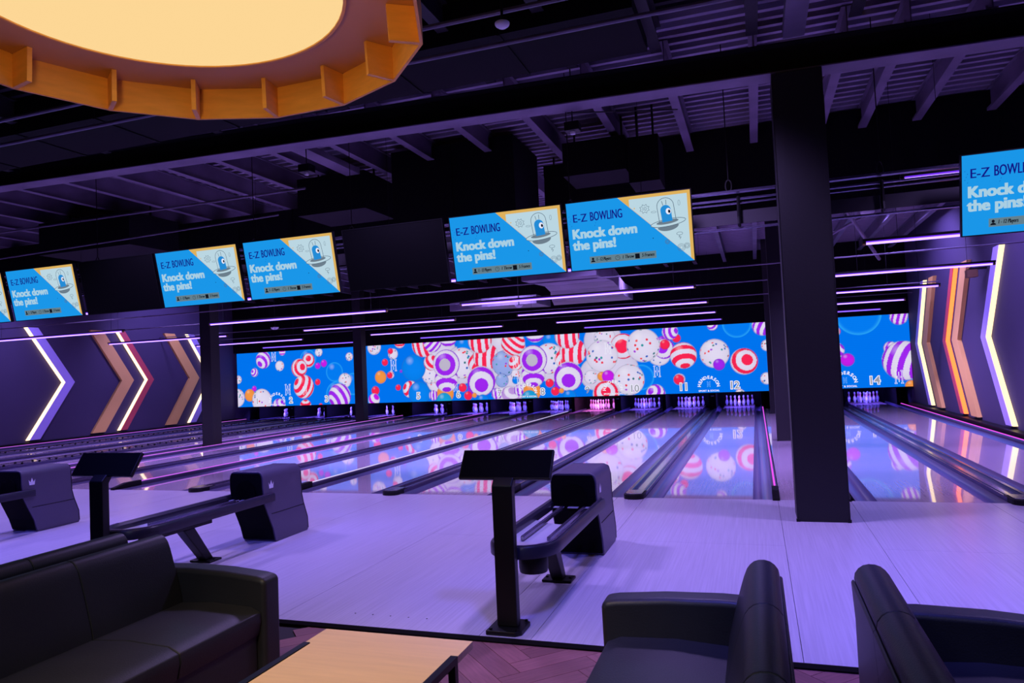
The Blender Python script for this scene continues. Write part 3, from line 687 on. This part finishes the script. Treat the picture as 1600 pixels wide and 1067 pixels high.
# ------------------------------------------------------------------ violet tubes
def tube_light(x0, x1, y, z, lab, m_='tube_a'):
    L = x1-x0; t = empty('tube_light', (x0, y, z), 0, lab, 'light', 'violet tube lights under the ceiling')
    MB().box(0, L, -.046, .046, .022, .055).build('housing', 'black_metal', t)
    MB().tube([(.04, 0, 0), (L-.04, 0, 0)], .0175, 10).build('light_tube', m_, t, smooth=True)
    for x in (0, L-.04): MB().tube([(x, 0, 0), (x+.04, 0, 0)], .0225, 10).build('end_cap', 'brass', t, smooth=True)
    MB().box(.04, L-.04, -.045, .045, .010, .0215).build('halo_bar', 'tube_halo', t)  # glowing bar paints the violet halo around the tube
    for x in (.4, L-.4): MB().tube([(x, 0, .055), (x, 0, DECK-z+.074)], .003, 5).build('hanger_wire', 'black_metal', t)
rows = [(9.94, 'first'), (13.65, 'second'), (17.35, 'third'), (21.1, 'fourth'), (24.85, 'fifth')]
cols = [(-19.5, -14.85, 'farthest left tube'), (-12.2, -7.45, 'tube left of centre'), (-5.74, -.98, 'tube right of centre'), (1.36, 3.82, 'tube right of the big column')]
for y, rn in rows:
    for x0, x1, cn in cols:
        tube_light(x0, x1, y, 3.085, '%s in the %s row from the seats' % (cn, rn), 'tube_a' if y < 22 else 'tube_b')
tube_light(1.65, 4.1, 8.95, 3.63, 'upper white-violet tube just left of the right-hand monitor')
# small camera on the right wall
o = empty('security_camera', (4.4, 17.3, 3.15), 0, 'small tan camera box above the tube ends by the right wall', 'camera')
MB().box(-.1, .1, -.1, .1, .06, .22).build('camera_body', 'chev_side', o, bevel=.01); MB().box(-.04, .28, -.03, .03, .22, .26).build('wall_arm', 'black_metal', o)

# ------------------------------------------------------------------ scoring monitors
emis('scr_blue', lin((26, 150, 232))); emis('scr_pale', lin((186, 214, 226))); emis('scr_gold', lin((222, 176, 92))); emis('scr_text', lin((168, 206, 226))); emis('scr_navy', lin((18, 14, 130)))
emis('scr_grey', lin((100, 128, 142))); emis('scr_dark', lin((14, 18, 30))); emis('scr_line', lin((80, 100, 120))); emis('scr_saucer', lin((108, 126, 140))); emis('scr_body', lin((36, 140, 214)))
MW, MH = 1.485, .835
def poly(mb, pts, y): mb.add([(p[0], y, p[1]) for p in pts], [tuple(range(len(pts)))])
def ell(cx, cz, a, b, n=20, t0=0, t1=360): return [(cx+a*math.cos(R_(t0+(t1-t0)*i/n)), cz+b*math.sin(R_(t0+(t1-t0)*i/n))) for i in range(n+(0 if t1-t0 == 360 else 1))]
def ring(mb, pts, w_, y, closed=True):
    n = len(pts)
    for i in range(n if closed else n-1):
        a = Vector(pts[i]); b = Vector(pts[(i+1) % n]); d = (b-a)
        if d.length < 1e-6: continue
        d.normalize(); q = Vector((-d.y, d.x))*w_/2; poly(mb, [a+q, b+q, b-q, a-q], y)
def picture_mesh():
    names = ['scr_blue', 'scr_pale', 'scr_gold', 'scr_text', 'scr_navy', 'scr_grey', 'scr_dark', 'scr_line', 'scr_saucer', 'scr_body', 'print_white']
    mb = MB(); w2, h2 = MW/2-.012, MH/2-.012; W2, H2 = 2*w2, 2*h2
    def q(u, v): return (-w2+u*W2, -h2+v*H2)
    mb.m = 0; poly(mb, [q(0, 0), q(1, 0), q(1, 1), q(0, 1)], 0)
    mb.m = 2; poly(mb, [q(.43, 1), q(1, 0), q(1, 1)], -.0005)
    mb.m = 1; poly(mb, [q(.52, .955), q(.52, .85), q(.975, .045), q(.975, .955)], -.001)
    mb.m = 5; poly(mb, [q(.16, .085), q(.705, .085), q(.705, .19), q(.16, .19)], -.001)
    mb.m = 6; poly(mb, [q(.535, .1), q(.572, .1), q(.572, .172), q(.535, .172)], -.0015)
    c = q(.187, .153); poly(mb, ell(c[0], c[1], .014, .016), -.0015); c = q(.187, .106); poly(mb, ell(c[0], c[1], .026, .022, 12, 0, 180), -.0015)
    c = q(.392, .137); ring(mb, ell(c[0], c[1], .026, .026), .004, -.0015); ring(mb, [c, (c[0], c[1]+.018)], .003, -.0016, False); ring(mb, [c, (c[0]+.012, c[1]+.006)], .003, -.0016, False)
    # saucer and small round-headed alien under a glass dome
    n0_ = len(mb.v); c = q(.815, .60); mb.m = 8; poly(mb, ell(c[0]-.005, c[1]-.052, .10, .045, 14, 180, 360), -.0018); mb.m = 1; poly(mb, ell(c[0], c[1]-.02, .165, .034), -.002); mb.m = 7; ring(mb, ell(c[0], c[1]-.02, .165, .034, 28), .005, -.0024)
    mb.m = 8; poly(mb, ell(c[0]-.005, c[1]-.012, .105, .02), -.0022)
    mb.m = 9; poly(mb, [(c[0]-.052, c[1]-.01), (c[0]+.045, c[1]-.01)]+ell(c[0]-.0035, c[1]+.10, .0485, .048, 12, 0, 180), -.0026)
    mb.m = 10; poly(mb, ell(c[0]+.02, c[1]+.085, .024, .03), -.003); mb.m = 6; poly(mb, ell(c[0]+.028, c[1]+.082, .011, .016), -.0034)
    mb.m = 7; ring(mb, [(c[0]-.078, c[1]-.01)]+ell(c[0], c[1]+.14, .078, .075, 14, 180, 0)+[(c[0]+.078, c[1]-.01)], .005, -.0036, False)
    ring(mb, [(c[0]-.02, c[1]+.148), (c[0]-.026, c[1]+.19)], .005, -.0036, False); ring(mb, [(c[0]+.01, c[1]+.15), (c[0]+.014, c[1]+.195)], .005, -.0036, False)
    for i_ in range(n0_, len(mb.v)):
        X_, Y_, Z_ = mb.v[i_]; dx_, dz_ = (X_-c[0])*1.22, (Z_-c[1])*1.22; ca, sa_ = math.cos(.10), math.sin(.10); mb.v[i_] = (c[0]+dx_*ca-dz_*sa_, Y_, c[1]+dx_*sa_+dz_*ca)
    # doodles
    for (u, v, r) in ((.64, .80, .05), (.80, .30, .034), (.905, .2, .055), (.95, .22, .04), (.66, .96, .0)):
        c = q(u, v)
        if u == .64: ring(mb, [(c[0]+(.06 if i % 2 else .04)*math.cos(i*math.pi/8), c[1]+(.055 if i % 2 else .036)*math.sin(i*math.pi/8)) for i in range(16)], .004, -.0012); ring(mb, [(c[0]-.018, c[1]-.02), (c[0]-.018, c[1]+.02)], .004, -.0013, False); ring(mb, ell(c[0]+.008, c[1], .012, .02, 10), .004, -.0013)
        elif r > 0:
            for s_ in (1, .7, .42): ring(mb, ell(c[0], c[1], r*s_*.8, r*s_*.8, 16), .003, -.0012)
    c = q(.90, .40); ring(mb, ell(c[0], c[1], .035, .018, 12), .004, -.0012); ring(mb, [(c[0], c[1]-.018), (c[0]-.012, c[1]-.04), (c[0]+.012, c[1]-.04), (c[0], c[1]-.065)], .005, -.0012, False)
    c = q(.89, .82); ring(mb, ell(c[0]+.03, c[1]+.01, .012, .03, 10), .003, -.0012)
    c = q(.71, .74); ring(mb, ell(c[0], c[1], .03, .01, 10), .003, -.0012)
    c = q(.58, .82); mb.m = 2; poly(mb, ell(c[0]-.03, c[1], .008, .008, 8), -.0013); mb.m = 6; c = q(.69, .37); poly(mb, ell(c[0], c[1], .006, .006, 8), -.0013)
    for k in range(10):
        c = q(.015+.21*(k % 2)+.008*(k % 3), .80-.018*k); mb.m = 4; ring(mb, [c, (c[0]+.008, c[1]+.008)], .003, -.0012, False)
    me = mb.mesh('picture', names)
    bm = bmesh.new(); bm.from_mesh(me)
    def put(txt, size, mi, u, v, bold=0, sx=1, **k):
        t = text_mesh(txt, size, bold=bold, **k); c = q(u, v); n0 = len(bm.faces); bm.from_mesh(t); bm.faces.ensure_lookup_table()
        vs_ = set()
        for f in bm.faces[n0:]: f.material_index = mi; vs_.update(f.verts)
        for v_ in vs_: v_.co = Vector((c[0]+v_.co.x*sx, -.0035, c[1]+v_.co.y))
    for k in (0, 1): put('E-Z', .135, 4, .045+.003*k, .715, sx=.9); put('BOWLING', .15, 4, .19+.003*k, .715, sx=.56)
    for k in range(-2, 3):
        for j in (-1, 0, 1): put('Knock down', .158, 3, .032+.0028*k, .475+.005*j, sx=.96); put('the pins!', .158, 3, .032+.0028*k, .305+.005*j, sx=.96)
    for k in (0, 1, 2): put('1 - 12 Players', .058, 6, .213+.0012*k, .118, shear=.2, sx=.56); put('1 Throw', .058, 6, .428+.0012*k, .118, shear=.2, sx=.68); put('5 Frames', .058, 6, .588+.0012*k, .118, shear=.2, sx=.68)
    for f in bm.faces:
        f.normal_update()
        if f.normal.y > 0: f.normal_flip()
    bm.to_mesh(me); bm.free(); return me
PIC = picture_mesh()
CASE = MB().box(-MW/2, MW/2, .004, .05, -MH/2, MH/2).mesh('casing', 'black_plastic')
BEZ = MB()
for b in ((-MW/2, MW/2, -MH/2, -MH/2+.011), (-MW/2, MW/2, MH/2-.009, MH/2), (-MW/2, -MW/2+.009, -MH/2, MH/2), (MW/2-.009, MW/2, -MH/2, MH/2)): BEZ.box(b[0], b[1], -.006, .004, b[2], b[3])
BEZ = BEZ.mesh('bezel', 'black_plastic')
OFFM = MB(); OFFM.box(-MW/2+.009, MW/2-.009, -.002, .0035, -MH/2+.011, MH/2-.009); OFFM = OFFM.mesh('dark_panel', 'screen_off')
LOGO = MB().box(-.03, .03, -.008, -.006, -.004, .004).mesh('maker_plate', 'chrome')
BRK = MB(); BRK.box(-.2, .2, .05, .1, -.2, .2); BRK.box(-.04, .04, .1, .29, .2, .42); BRK = BRK.mesh('mount_bracket', 'black_metal')
def monitor(xc, lit, lab):
    t = empty('scoring_monitor', (xc, 8.39, 3.262), 0, lab, 'monitor', 'monitors hanging over the approach'); t.rotation_euler = (R_(12), 0, 0)
    inst('casing', CASE, t); inst('bezel', BEZ, t); inst('mount_bracket', BRK, t)
    if lit: inst('picture', PIC, t)
    else: inst('dark_panel', OFFM, t); inst('maker_plate', LOGO, t, (0, 0, -MH/2+.006))
for x, lit, lab in [(-12.36, 1, 'lit blue monitor cut off by the left edge, leftmost of all'), (-10.78, 1, 'lit monitor farthest left in full view with a glare streak'), (-9.19, 0, 'switched-off black monitor between the two left lit pairs'),
                    (-7.66, 1, 'lit blue monitor left of centre, left one of its pair'), (-6.07, 1, 'lit blue monitor left of centre, right one of its pair'), (-4.44, 0, 'switched-off black monitor left of the middle lit pair'),
                    (-2.87, 1, 'lit blue monitor in the middle pair, left one'), (-1.335, 1, 'lit blue monitor in the middle pair, right one with yellow edge'), (2.83, 1, 'lit blue monitor cut off by the right edge, right of the big column')]: monitor(x, lit, lab)
# the rail the monitors hang on
rl = empty('monitor_rail', (0, 8.68, 0), 0, 'long black pipe rail that carries the scoring monitors', 'rail')
for z, r in ((3.655, .022), (3.565, .014), (3.515, .011), (3.22, .016)): MB().tube([(XL+.1, 0, z), (XR-.1, 0, z)], r, 8).build('pipe', 'rail_metal', rl, smooth=True)
MB().box(XL+.1, XR-.1, .01, .03, 3.275, 3.43).build('flat_bar', 'black_paint', rl)
for x in (-13.2, -11.6, -9.9, -8.45, -5.2, -3.65, -.09, .77, 1.41):
    MB().sweep([(x, 0, 0)], [], False) if False else None
    mb = MB(); pts = [(-.01, 3.58), (-.04, 3.56), (-.035, 3.45), (-.03, 3.35), (-.045, 3.27), (-.01, 3.25)]
    mb.tube([(x, p[0], p[1]) for p in pts], .022, 6); mb.build('hook', 'black_metal', rl)

# ------------------------------------------------------------------ wooden ring lamp
RC = (-2.625, 2.61); RR = 1.292
rg = empty('ring_lamp', (RC[0], RC[1], 3.4), 0, 'large sixteen-sided wooden drum lamp with a glowing disc', 'lamp')
va = [math.radians(10.9+22.5*i-.0) for i in range(16)]
ZP = .195
def pt(r, a, z): return (r*math.cos(a), r*math.sin(a), z)
for i in range(16):
    a, b = va[i], va[(i+1) % 16]; th = .016
    MB().add([pt(RR, a, 0), pt(RR, b, 0), pt(RR, b, ZP), pt(RR, a, ZP), pt(RR-th, a, 0), pt(RR-th, b, 0), pt(RR-th, b, ZP), pt(RR-th, a, ZP)],
             [(0, 1, 2, 3), (4, 7, 6, 5), (0, 4, 5, 1), (3, 2, 6, 7)]).build('side_board', 'lamp_wood', rg)
    r0, r1 = RR-.175, RR-.018; t_ = .013; c = Vector((-math.sin(a), math.cos(a), 0))*t_
    V = [Vector(pt(r0, a, .003)), Vector(pt(r1, a, .001)), Vector(pt(r1, a, ZP-.002)), Vector(pt(r0-.01, a, ZP-.002))]
    MB().add([v-c for v in V]+[v+c for v in V], [(0, 1, 2, 3), (7, 6, 5, 4), (0, 4, 5, 1), (1, 5, 6, 2), (2, 6, 7, 3), (3, 7, 4, 0)]).build('fin', 'lamp_wood', rg)
n = 64; RD = .905
def ringmesh(r0, r1, z0, z1, n=64):
    V = []
    for r, z in ((r0, z0), (r1, z0), (r1, z1), (r0, z1)): V += [pt(r, 2*math.pi*i/n, z) for i in range(n)]
    return MB().add(V, [((k*n)+i, (k*n)+(i+1) % n, ((k+1) % 4*n)+(i+1) % n, ((k+1) % 4*n)+i) for k in range(4) for i in range(n)])
for q in range(4):
    V = []; k0 = 17; A = [math.pi/2*q+.62+math.pi/2*i/16 for i in range(17)]
    Vb = [pt(RD-.02, a, ZP) for a in A]+[pt(RR-.02, a, ZP) for a in A]+[pt(RD-.02, a, ZP+.02) for a in A]+[pt(RR-.02, a, ZP+.02) for a in A]
    Fb = [(i, i+1, i+1+17, i+17) for i in range(16)]+[(i+34, i+51, i+52, i+35) for i in range(16)]+[(0, 17, 51, 34), (16, 50, 67, 33)]+[(i, i+34, i+35, i+1) for i in range(16)]
    MB().add(Vb, Fb).build('face_plate', 'lamp_plate', rg)
ringmesh(RD-.012, RD+.004, ZP-.012, ZP-.001).build('disc_rim', 'lamp_wood', rg)
mb = MB(); mb.add([pt(RD-.012, 2*math.pi*i/n, ZP-.004) for i in range(n)], [tuple(range(n))]); mb.build('glowing_disc', 'lamp_disc', rg)
ringmesh(.5, .54, ZP+.03, ZP+.1).build('top_ring', 'black_metal', rg)
mb = MB()
for i in range(4): mb.tube([pt(.52, i*math.pi/2+.4, ZP+.1), pt(.3, i*math.pi/2+.4, DECK-3.4)], .004, 5)
mb.build('suspension_wires', 'black_metal', rg)

# ------------------------------------------------------------------ ball returns
def hood_mesh():
    mb = MB(); lv = [(0.0, .01, .56, .205), (.03, -.005, .575, .212), (.15, -.04, .565, .214), (.32, -.12, .50, .212), (.42, -.165, .475, .211), (.60, -.185, .47, .210), (.68, -.185, .465, .209), (.71, -.185, .462, .203), (.735, -.185, .46, .190), (.75, -.185, .458, .168), (.756, -.185, .457, .14)]
    V = []; F = []
    for z, yf, yb, w_ in lv: V += [(-w_, yf, z), (w_, yf, z), (w_, yb, z), (-w_, yb, z)]
    for i in range(len(lv)-1):
        for j in range(4): F.append((i*4+j, i*4+(j+1) % 4, (i+1)*4+(j+1) % 4, (i+1)*4+j))
    F += [(3, 2, 1, 0), tuple((len(lv)-1)*4+j for j in range(4))]
    return mb.add(V, F), lv
def ball_return(x, lab):
    t = empty('ball_return', (x, 6.32, 0), 0, lab, 'ball return', 'ball returns on the approach')
    mb, lv = hood_mesh(); mb.build('hood', 'return_shell', t, smooth=True, bevel=.012, seg=2)
    # front panel with a round-topped mouth
    def yf(z):
        for a, b in zip(lv, lv[1:]):
            if a[0] <= z <= b[0]: return a[1]+(b[1]-a[1])*(z-a[0])/(b[0]-a[0])
        return lv[-1][1]
    zs = [.02, .15, .32, .42, .60, .68, .715, .738]; V = []
    for z in zs:
        w_ = np.interp(z, [l[0] for l in lv], [l[3] for l in lv])-.012; V += [(-w_, yf(z)-.008, z), (w_, yf(z)-.008, z)]
    MB().add(V, [(2*i, 2*i+1, 2*i+3, 2*i+2) for i in range(len(zs)-1)]).build('front_panel', 'return_dark', t)
    mo = MB(); pts = [(-.12, .47), (.12, .47), (.12, .57)]+[(.12*math.cos(R_(a)), .57+.09*math.sin(R_(a))) for a in range(15, 180, 15)]+[(-.12, .57)]
    mo.add([(p[0], -.197, p[1]) for p in pts]+[(p[0]*.8, -.194, p[1]) for p in pts], [tuple(len(pts)+i for i in range(len(pts)))]+[(i, (i+1) % len(pts), (i+1) % len(pts)+len(pts), i+len(pts)) for i in range(len(pts))])
    mo.build('mouth', 'screen_off', t)
    MB().box(.2125, .2165, -.06, .49, .30, .306).build('side_seam', 'black_plastic', t)
    MB().box(-.2165, -.2125, -.06, .49, .30, .306).build('side_seam', 'black_plastic', t)
    # back edge band
    sb = MB(); sb.tube([(.19, .455, .732), (.207, .458, .66), (.208, .467, .42), (.209, .492, .32), (.211, .555, .15), (.209, .565, .03)], .007, 6); sb.tube([(-.15, .45, .751), (.15, .45, .751), (.19, .455, .732)], .007, 6); sb.build('back_edge_band', 'black_plastic', t)
    cr = [(-.036, -.03), (.036, -.03), (.046, .035), (.022, .005), (.0, .055), (-.022, .005), (-.046, .035)]
    mb = MB(); mb.add([(.2105+.004, -.06+p[0]*.9, .60+p[1]*1.0) for p in cr], [(0, 1, 3), (1, 2, 3), (0, 3, 5), (3, 4, 5), (0, 5, 6)])
    o = mb.build('crown_emblem', 'crown_white', t); o['label'] = 'small white five-point crown'
    # loop rail around the rack
    path = [(.218, -.04, .485), (.218, -.5, .485), (.218, -1.0, .485), (.218, -1.5, .485)]+[(.218*math.cos(R_(a)), -1.56-.24*math.sin(R_(a)), .485) for a in range(0, 181, 12)]+[(-.218, -1.5, .485), (-.218, -1.0, .485), (-.218, -.5, .485), (-.218, -.12, .485)]
    MB().sweep(path, [(-.03, -.05), (.022, -.05), (.03, -.02), (.03, .012), (.012, .03), (-.02, .03), (-.03, .015)]).build('loop_rail', 'rail_dark', t, smooth=True)
    MB().sweep(path[:20], [(-.006, .0305), (.012, .0305), (.012, .036), (-.006, .036)]).build('rail_insert', 'rail_metal', t, smooth=True)
    # ball tracks and tray
    for s_ in (-1, 1):
        MB().box(s_*.10-.014, s_*.10+.014, -1.35, -.2, .445, .475).build('track_bar', 'rail_metal', t, bevel=.004)
    tr = MB(); n = 8
    V = []
    for y, zd in ((-1.76, .012), (-1.6, .0), (-1.3, -.005), (-.7, -.01)):
        w_ = .19 if y > -1.7 else .09
        V += [(-w_+2*w_*i/n, y, .462+zd-.03*math.sin(math.pi*i/n)) for i in range(n+1)]
    tr.add(V, [(k*(n+1)+i, k*(n+1)+i+1, (k+1)*(n+1)+i+1, (k+1)*(n+1)+i) for k in range(3) for i in range(n)]); tr.build('ball_tray', 'tray', t, smooth=True)
    for s_ in (-1, 0, 1): MB().box(s_*.13-.045, s_*.13+.045, -.245, -.195, .462, .468).build('bright_clip', 'white_plastic', t)
    MB().lathe([(.10, .25), (.105, .28), (.105, .36), (.09, .385)], (0, -1.42, 0), 20).build('motor_housing', 'black_plastic', t, smooth=True)
    MB().box(-.06, .06, -1.5, -.75, .355, .385).build('under_beam', 'black_metal', t)
    lg = MB(); lg.add([(-.04, -1.12, .36), (.07, -1.12, .36), (.07, -.98, .36), (-.04, -.98, .36), (-.05, -.83, .02), (.05, -.83, .02), (.05, -.73, .02), (-.05, -.73, .02)], [(0, 1, 2, 3), (7, 6, 5, 4), (0, 4, 5, 1), (1, 5, 6, 2), (2, 6, 7, 3), (3, 7, 4, 0)])
    lg.build('leg', 'black_metal', t, bevel=.01)
    MB().box(-.12, .12, -.86, -.70, .001, .02).build('foot_plate', 'black_metal', t, bevel=.006)
    for a in (-.095, .095):
        MB().lathe([(.012, .02), (.012, .03), (.001, .032)], (a, -.78, 0), 8).build('bolt', 'black_plastic', t)
    return t
mat('crown_white', (225, 222, 235), .5)
ball_return(-1.58, 'black ball return with looped rail behind the middle touch-screen stand')
ball_return(-5.07, 'black ball return with a white crown beyond the left sofa')
ball_return(-8.50, 'black ball return with a white crown cut off by the left edge')

# ------------------------------------------------------------------ touch-screen stands
def stand(x, lab):
    t = empty('score_console', (x, 4.43, 0), 0, lab, 'console', 'touch-screen stands')
    e = [(-.117, -.125), (.08, -.125), (.117, -.09), (.117, .09), (.08, .125), (-.08, .125), (-.117, .09)]
    MB().prism(e, .001, .03, 'z').build('base_plate', 'black_metal', t, bevel=.005)
    for a, b in ((-.09, -.1), (.085, -.095), (.09, .09), (-.085, .095)): MB().lathe([(.011, .03), (.011, .04), (.001, .042)], (a, b, 0), 8).build('bolt', 'black_plastic', t)
    MB().prism([(-.035, .03), (-.035, .925), (-.028, .94), (.05, 1.02), (.085, .985), (.035, .91), (.035, .03)], -.07, .07, 'x').build('post', 'black_metal', t, bevel=.008)
    s_ = MB().box(-.322, .322, -.012, .018, 0, .215).build('screen_case', 'black_plastic', t, bevel=.006); s_.location = (0, .02, .968); s_.rotation_euler = (R_(-35), 0, 0)
    g_ = MB().box(-.312, .312, -.014, -.0125, .01, .205).build('touch_screen', 'screen_off', t); g_.location = (0, .02, .968); g_.rotation_euler = (R_(-35), 0, 0)
    return t
stand(-1.615, 'black touch-screen stand in the middle, between coffee table and ball return')
stand(-5.115, 'black touch-screen stand beyond the left sofas')

# ------------------------------------------------------------------ sofas
def sofa(x, yfar, face, lab, nseat=3):
    """back plane at x, seat faces +x when face=1; runs from yfar towards the viewer"""
    t = empty('leather_sofa', (x, yfar, 0), 0, lab, 'sofa', 'black leather sofas'); f = face; AT = .14; SW = .585
    def px(pts): return [(f*p[0], p[1]) for p in pts]
    L = AT*2+SW*nseat
    def prism_y(poly, y0, y1): return MB().prism([(f*p[0], p[1]) for p in poly], y0, y1, 'y')
    prism_y([(.02, .09), (.02, .40), (.72, .40), (.74, .36), (.74, .09)], -L+AT, -AT).build('base', 'leather', t, bevel=.015)
    for k in (0, 1):
        y1 = -k*(L-AT); y0 = y1-AT
        prism_y([(.03, .07), (.03, .628), (.25, .636), (.5, .63), (.72, .612), (.785, .60), (.79, .57), (.785, .07)], y0, y1).build('armrest', 'leather', t, bevel=.028, seg=4)
    for k in range(nseat):
        y1 = -AT-k*SW-.001; y0 = y1-SW+.002
        c = prism_y([(.2, .38), (.2, .445), (.45, .462), (.70, .452), (.765, .425), (.77, .38), (.75, .30), (.66, .30), (.6, .38)], y0, y1).build('seat_cushion', 'leather', t, bevel=.007, seg=2)
        b = prism_y([(.035, .40), (.025, .60), (.004, .765), (.008, .787), (.022, .807), (.04, .820), (.062, .826), (.085, .825), (.105, .818), (.122, .804), (.136, .785), (.15, .75), (.163, .71), (.178, .66), (.2, .58), (.222, .50), (.235, .40)], y0, y1).build('back_cushion', 'leather', t, bevel=.007, seg=2)
        MB().prism([(f*.0, .09), (f*.0, .60), (f*-.008, .752), (f*.003, .762), (f*.024, .60), (f*.034, .09)], y0-.003 if k < nseat-1 else y0, y1+.003 if k else y1, 'y').build('back_panel', 'leather', t, bevel=.006)
    for yy_ in (-.07, -L+.07):
        for xx_ in (.08, .70): MB().lathe([(.022, .0), (.03, .075)], (f*xx_, yy_, -.022), 12).build('leg', 'black_metal', t)
    return t
sofa(-3.40, 3.42, 1, 'black leather sofa at the left facing the coffee table')
sofa(-3.56, 3.42, -1, 'black leather sofa back to back behind the left one')
sofa(.05, 3.41, -1, 'black leather sofa right of the coffee table with its back to the gap')
sofa(.33, 3.41, 1, 'black leather sofa at the right edge facing away to the right')

# ------------------------------------------------------------------ coffee table
t = empty('coffee_table', (-1.69, 2.55, 0), 0, 'low coffee table with pale wooden top and black metal legs', 'table')
TX, TF, TN = .39, .52, -.45; n0, n1, nd = -.25, .34, .033
MB().prism([(-TX, TN), (TX, TN), (TX, n0), (TX-nd, n0), (TX-nd, n1), (TX, n1), (TX, TF), (-TX, TF), (-TX, n1), (-TX+nd, n1), (-TX+nd, n0), (-TX, n0)], .418, .45, 'z').build('tabletop', 'table_wood', t)
for s_ in (-1, 1):
    a, b = sorted((s_*(TX-nd+.003), s_*(TX+.003)))
    fr = MB().box(a, b, n0+.002, n1-.002, .424, .454); fr.build('top_bar', 'black_metal', t)
    MB().box(a, b, n1-.034, n1-.002, -.021, .4235).build('leg', 'black_metal', t); MB().box(a, b, n0+.002, n0+.034, -.021, .4235).build('leg', 'black_metal', t)
MB().box(-TX+nd, TX-nd, n1-.034, n1-.004, .385, .417).build('cross_bar', 'black_metal', t); MB().box(-TX+nd, TX-nd, n0+.004, n0+.034, .385, .417).build('cross_bar', 'black_metal', t)
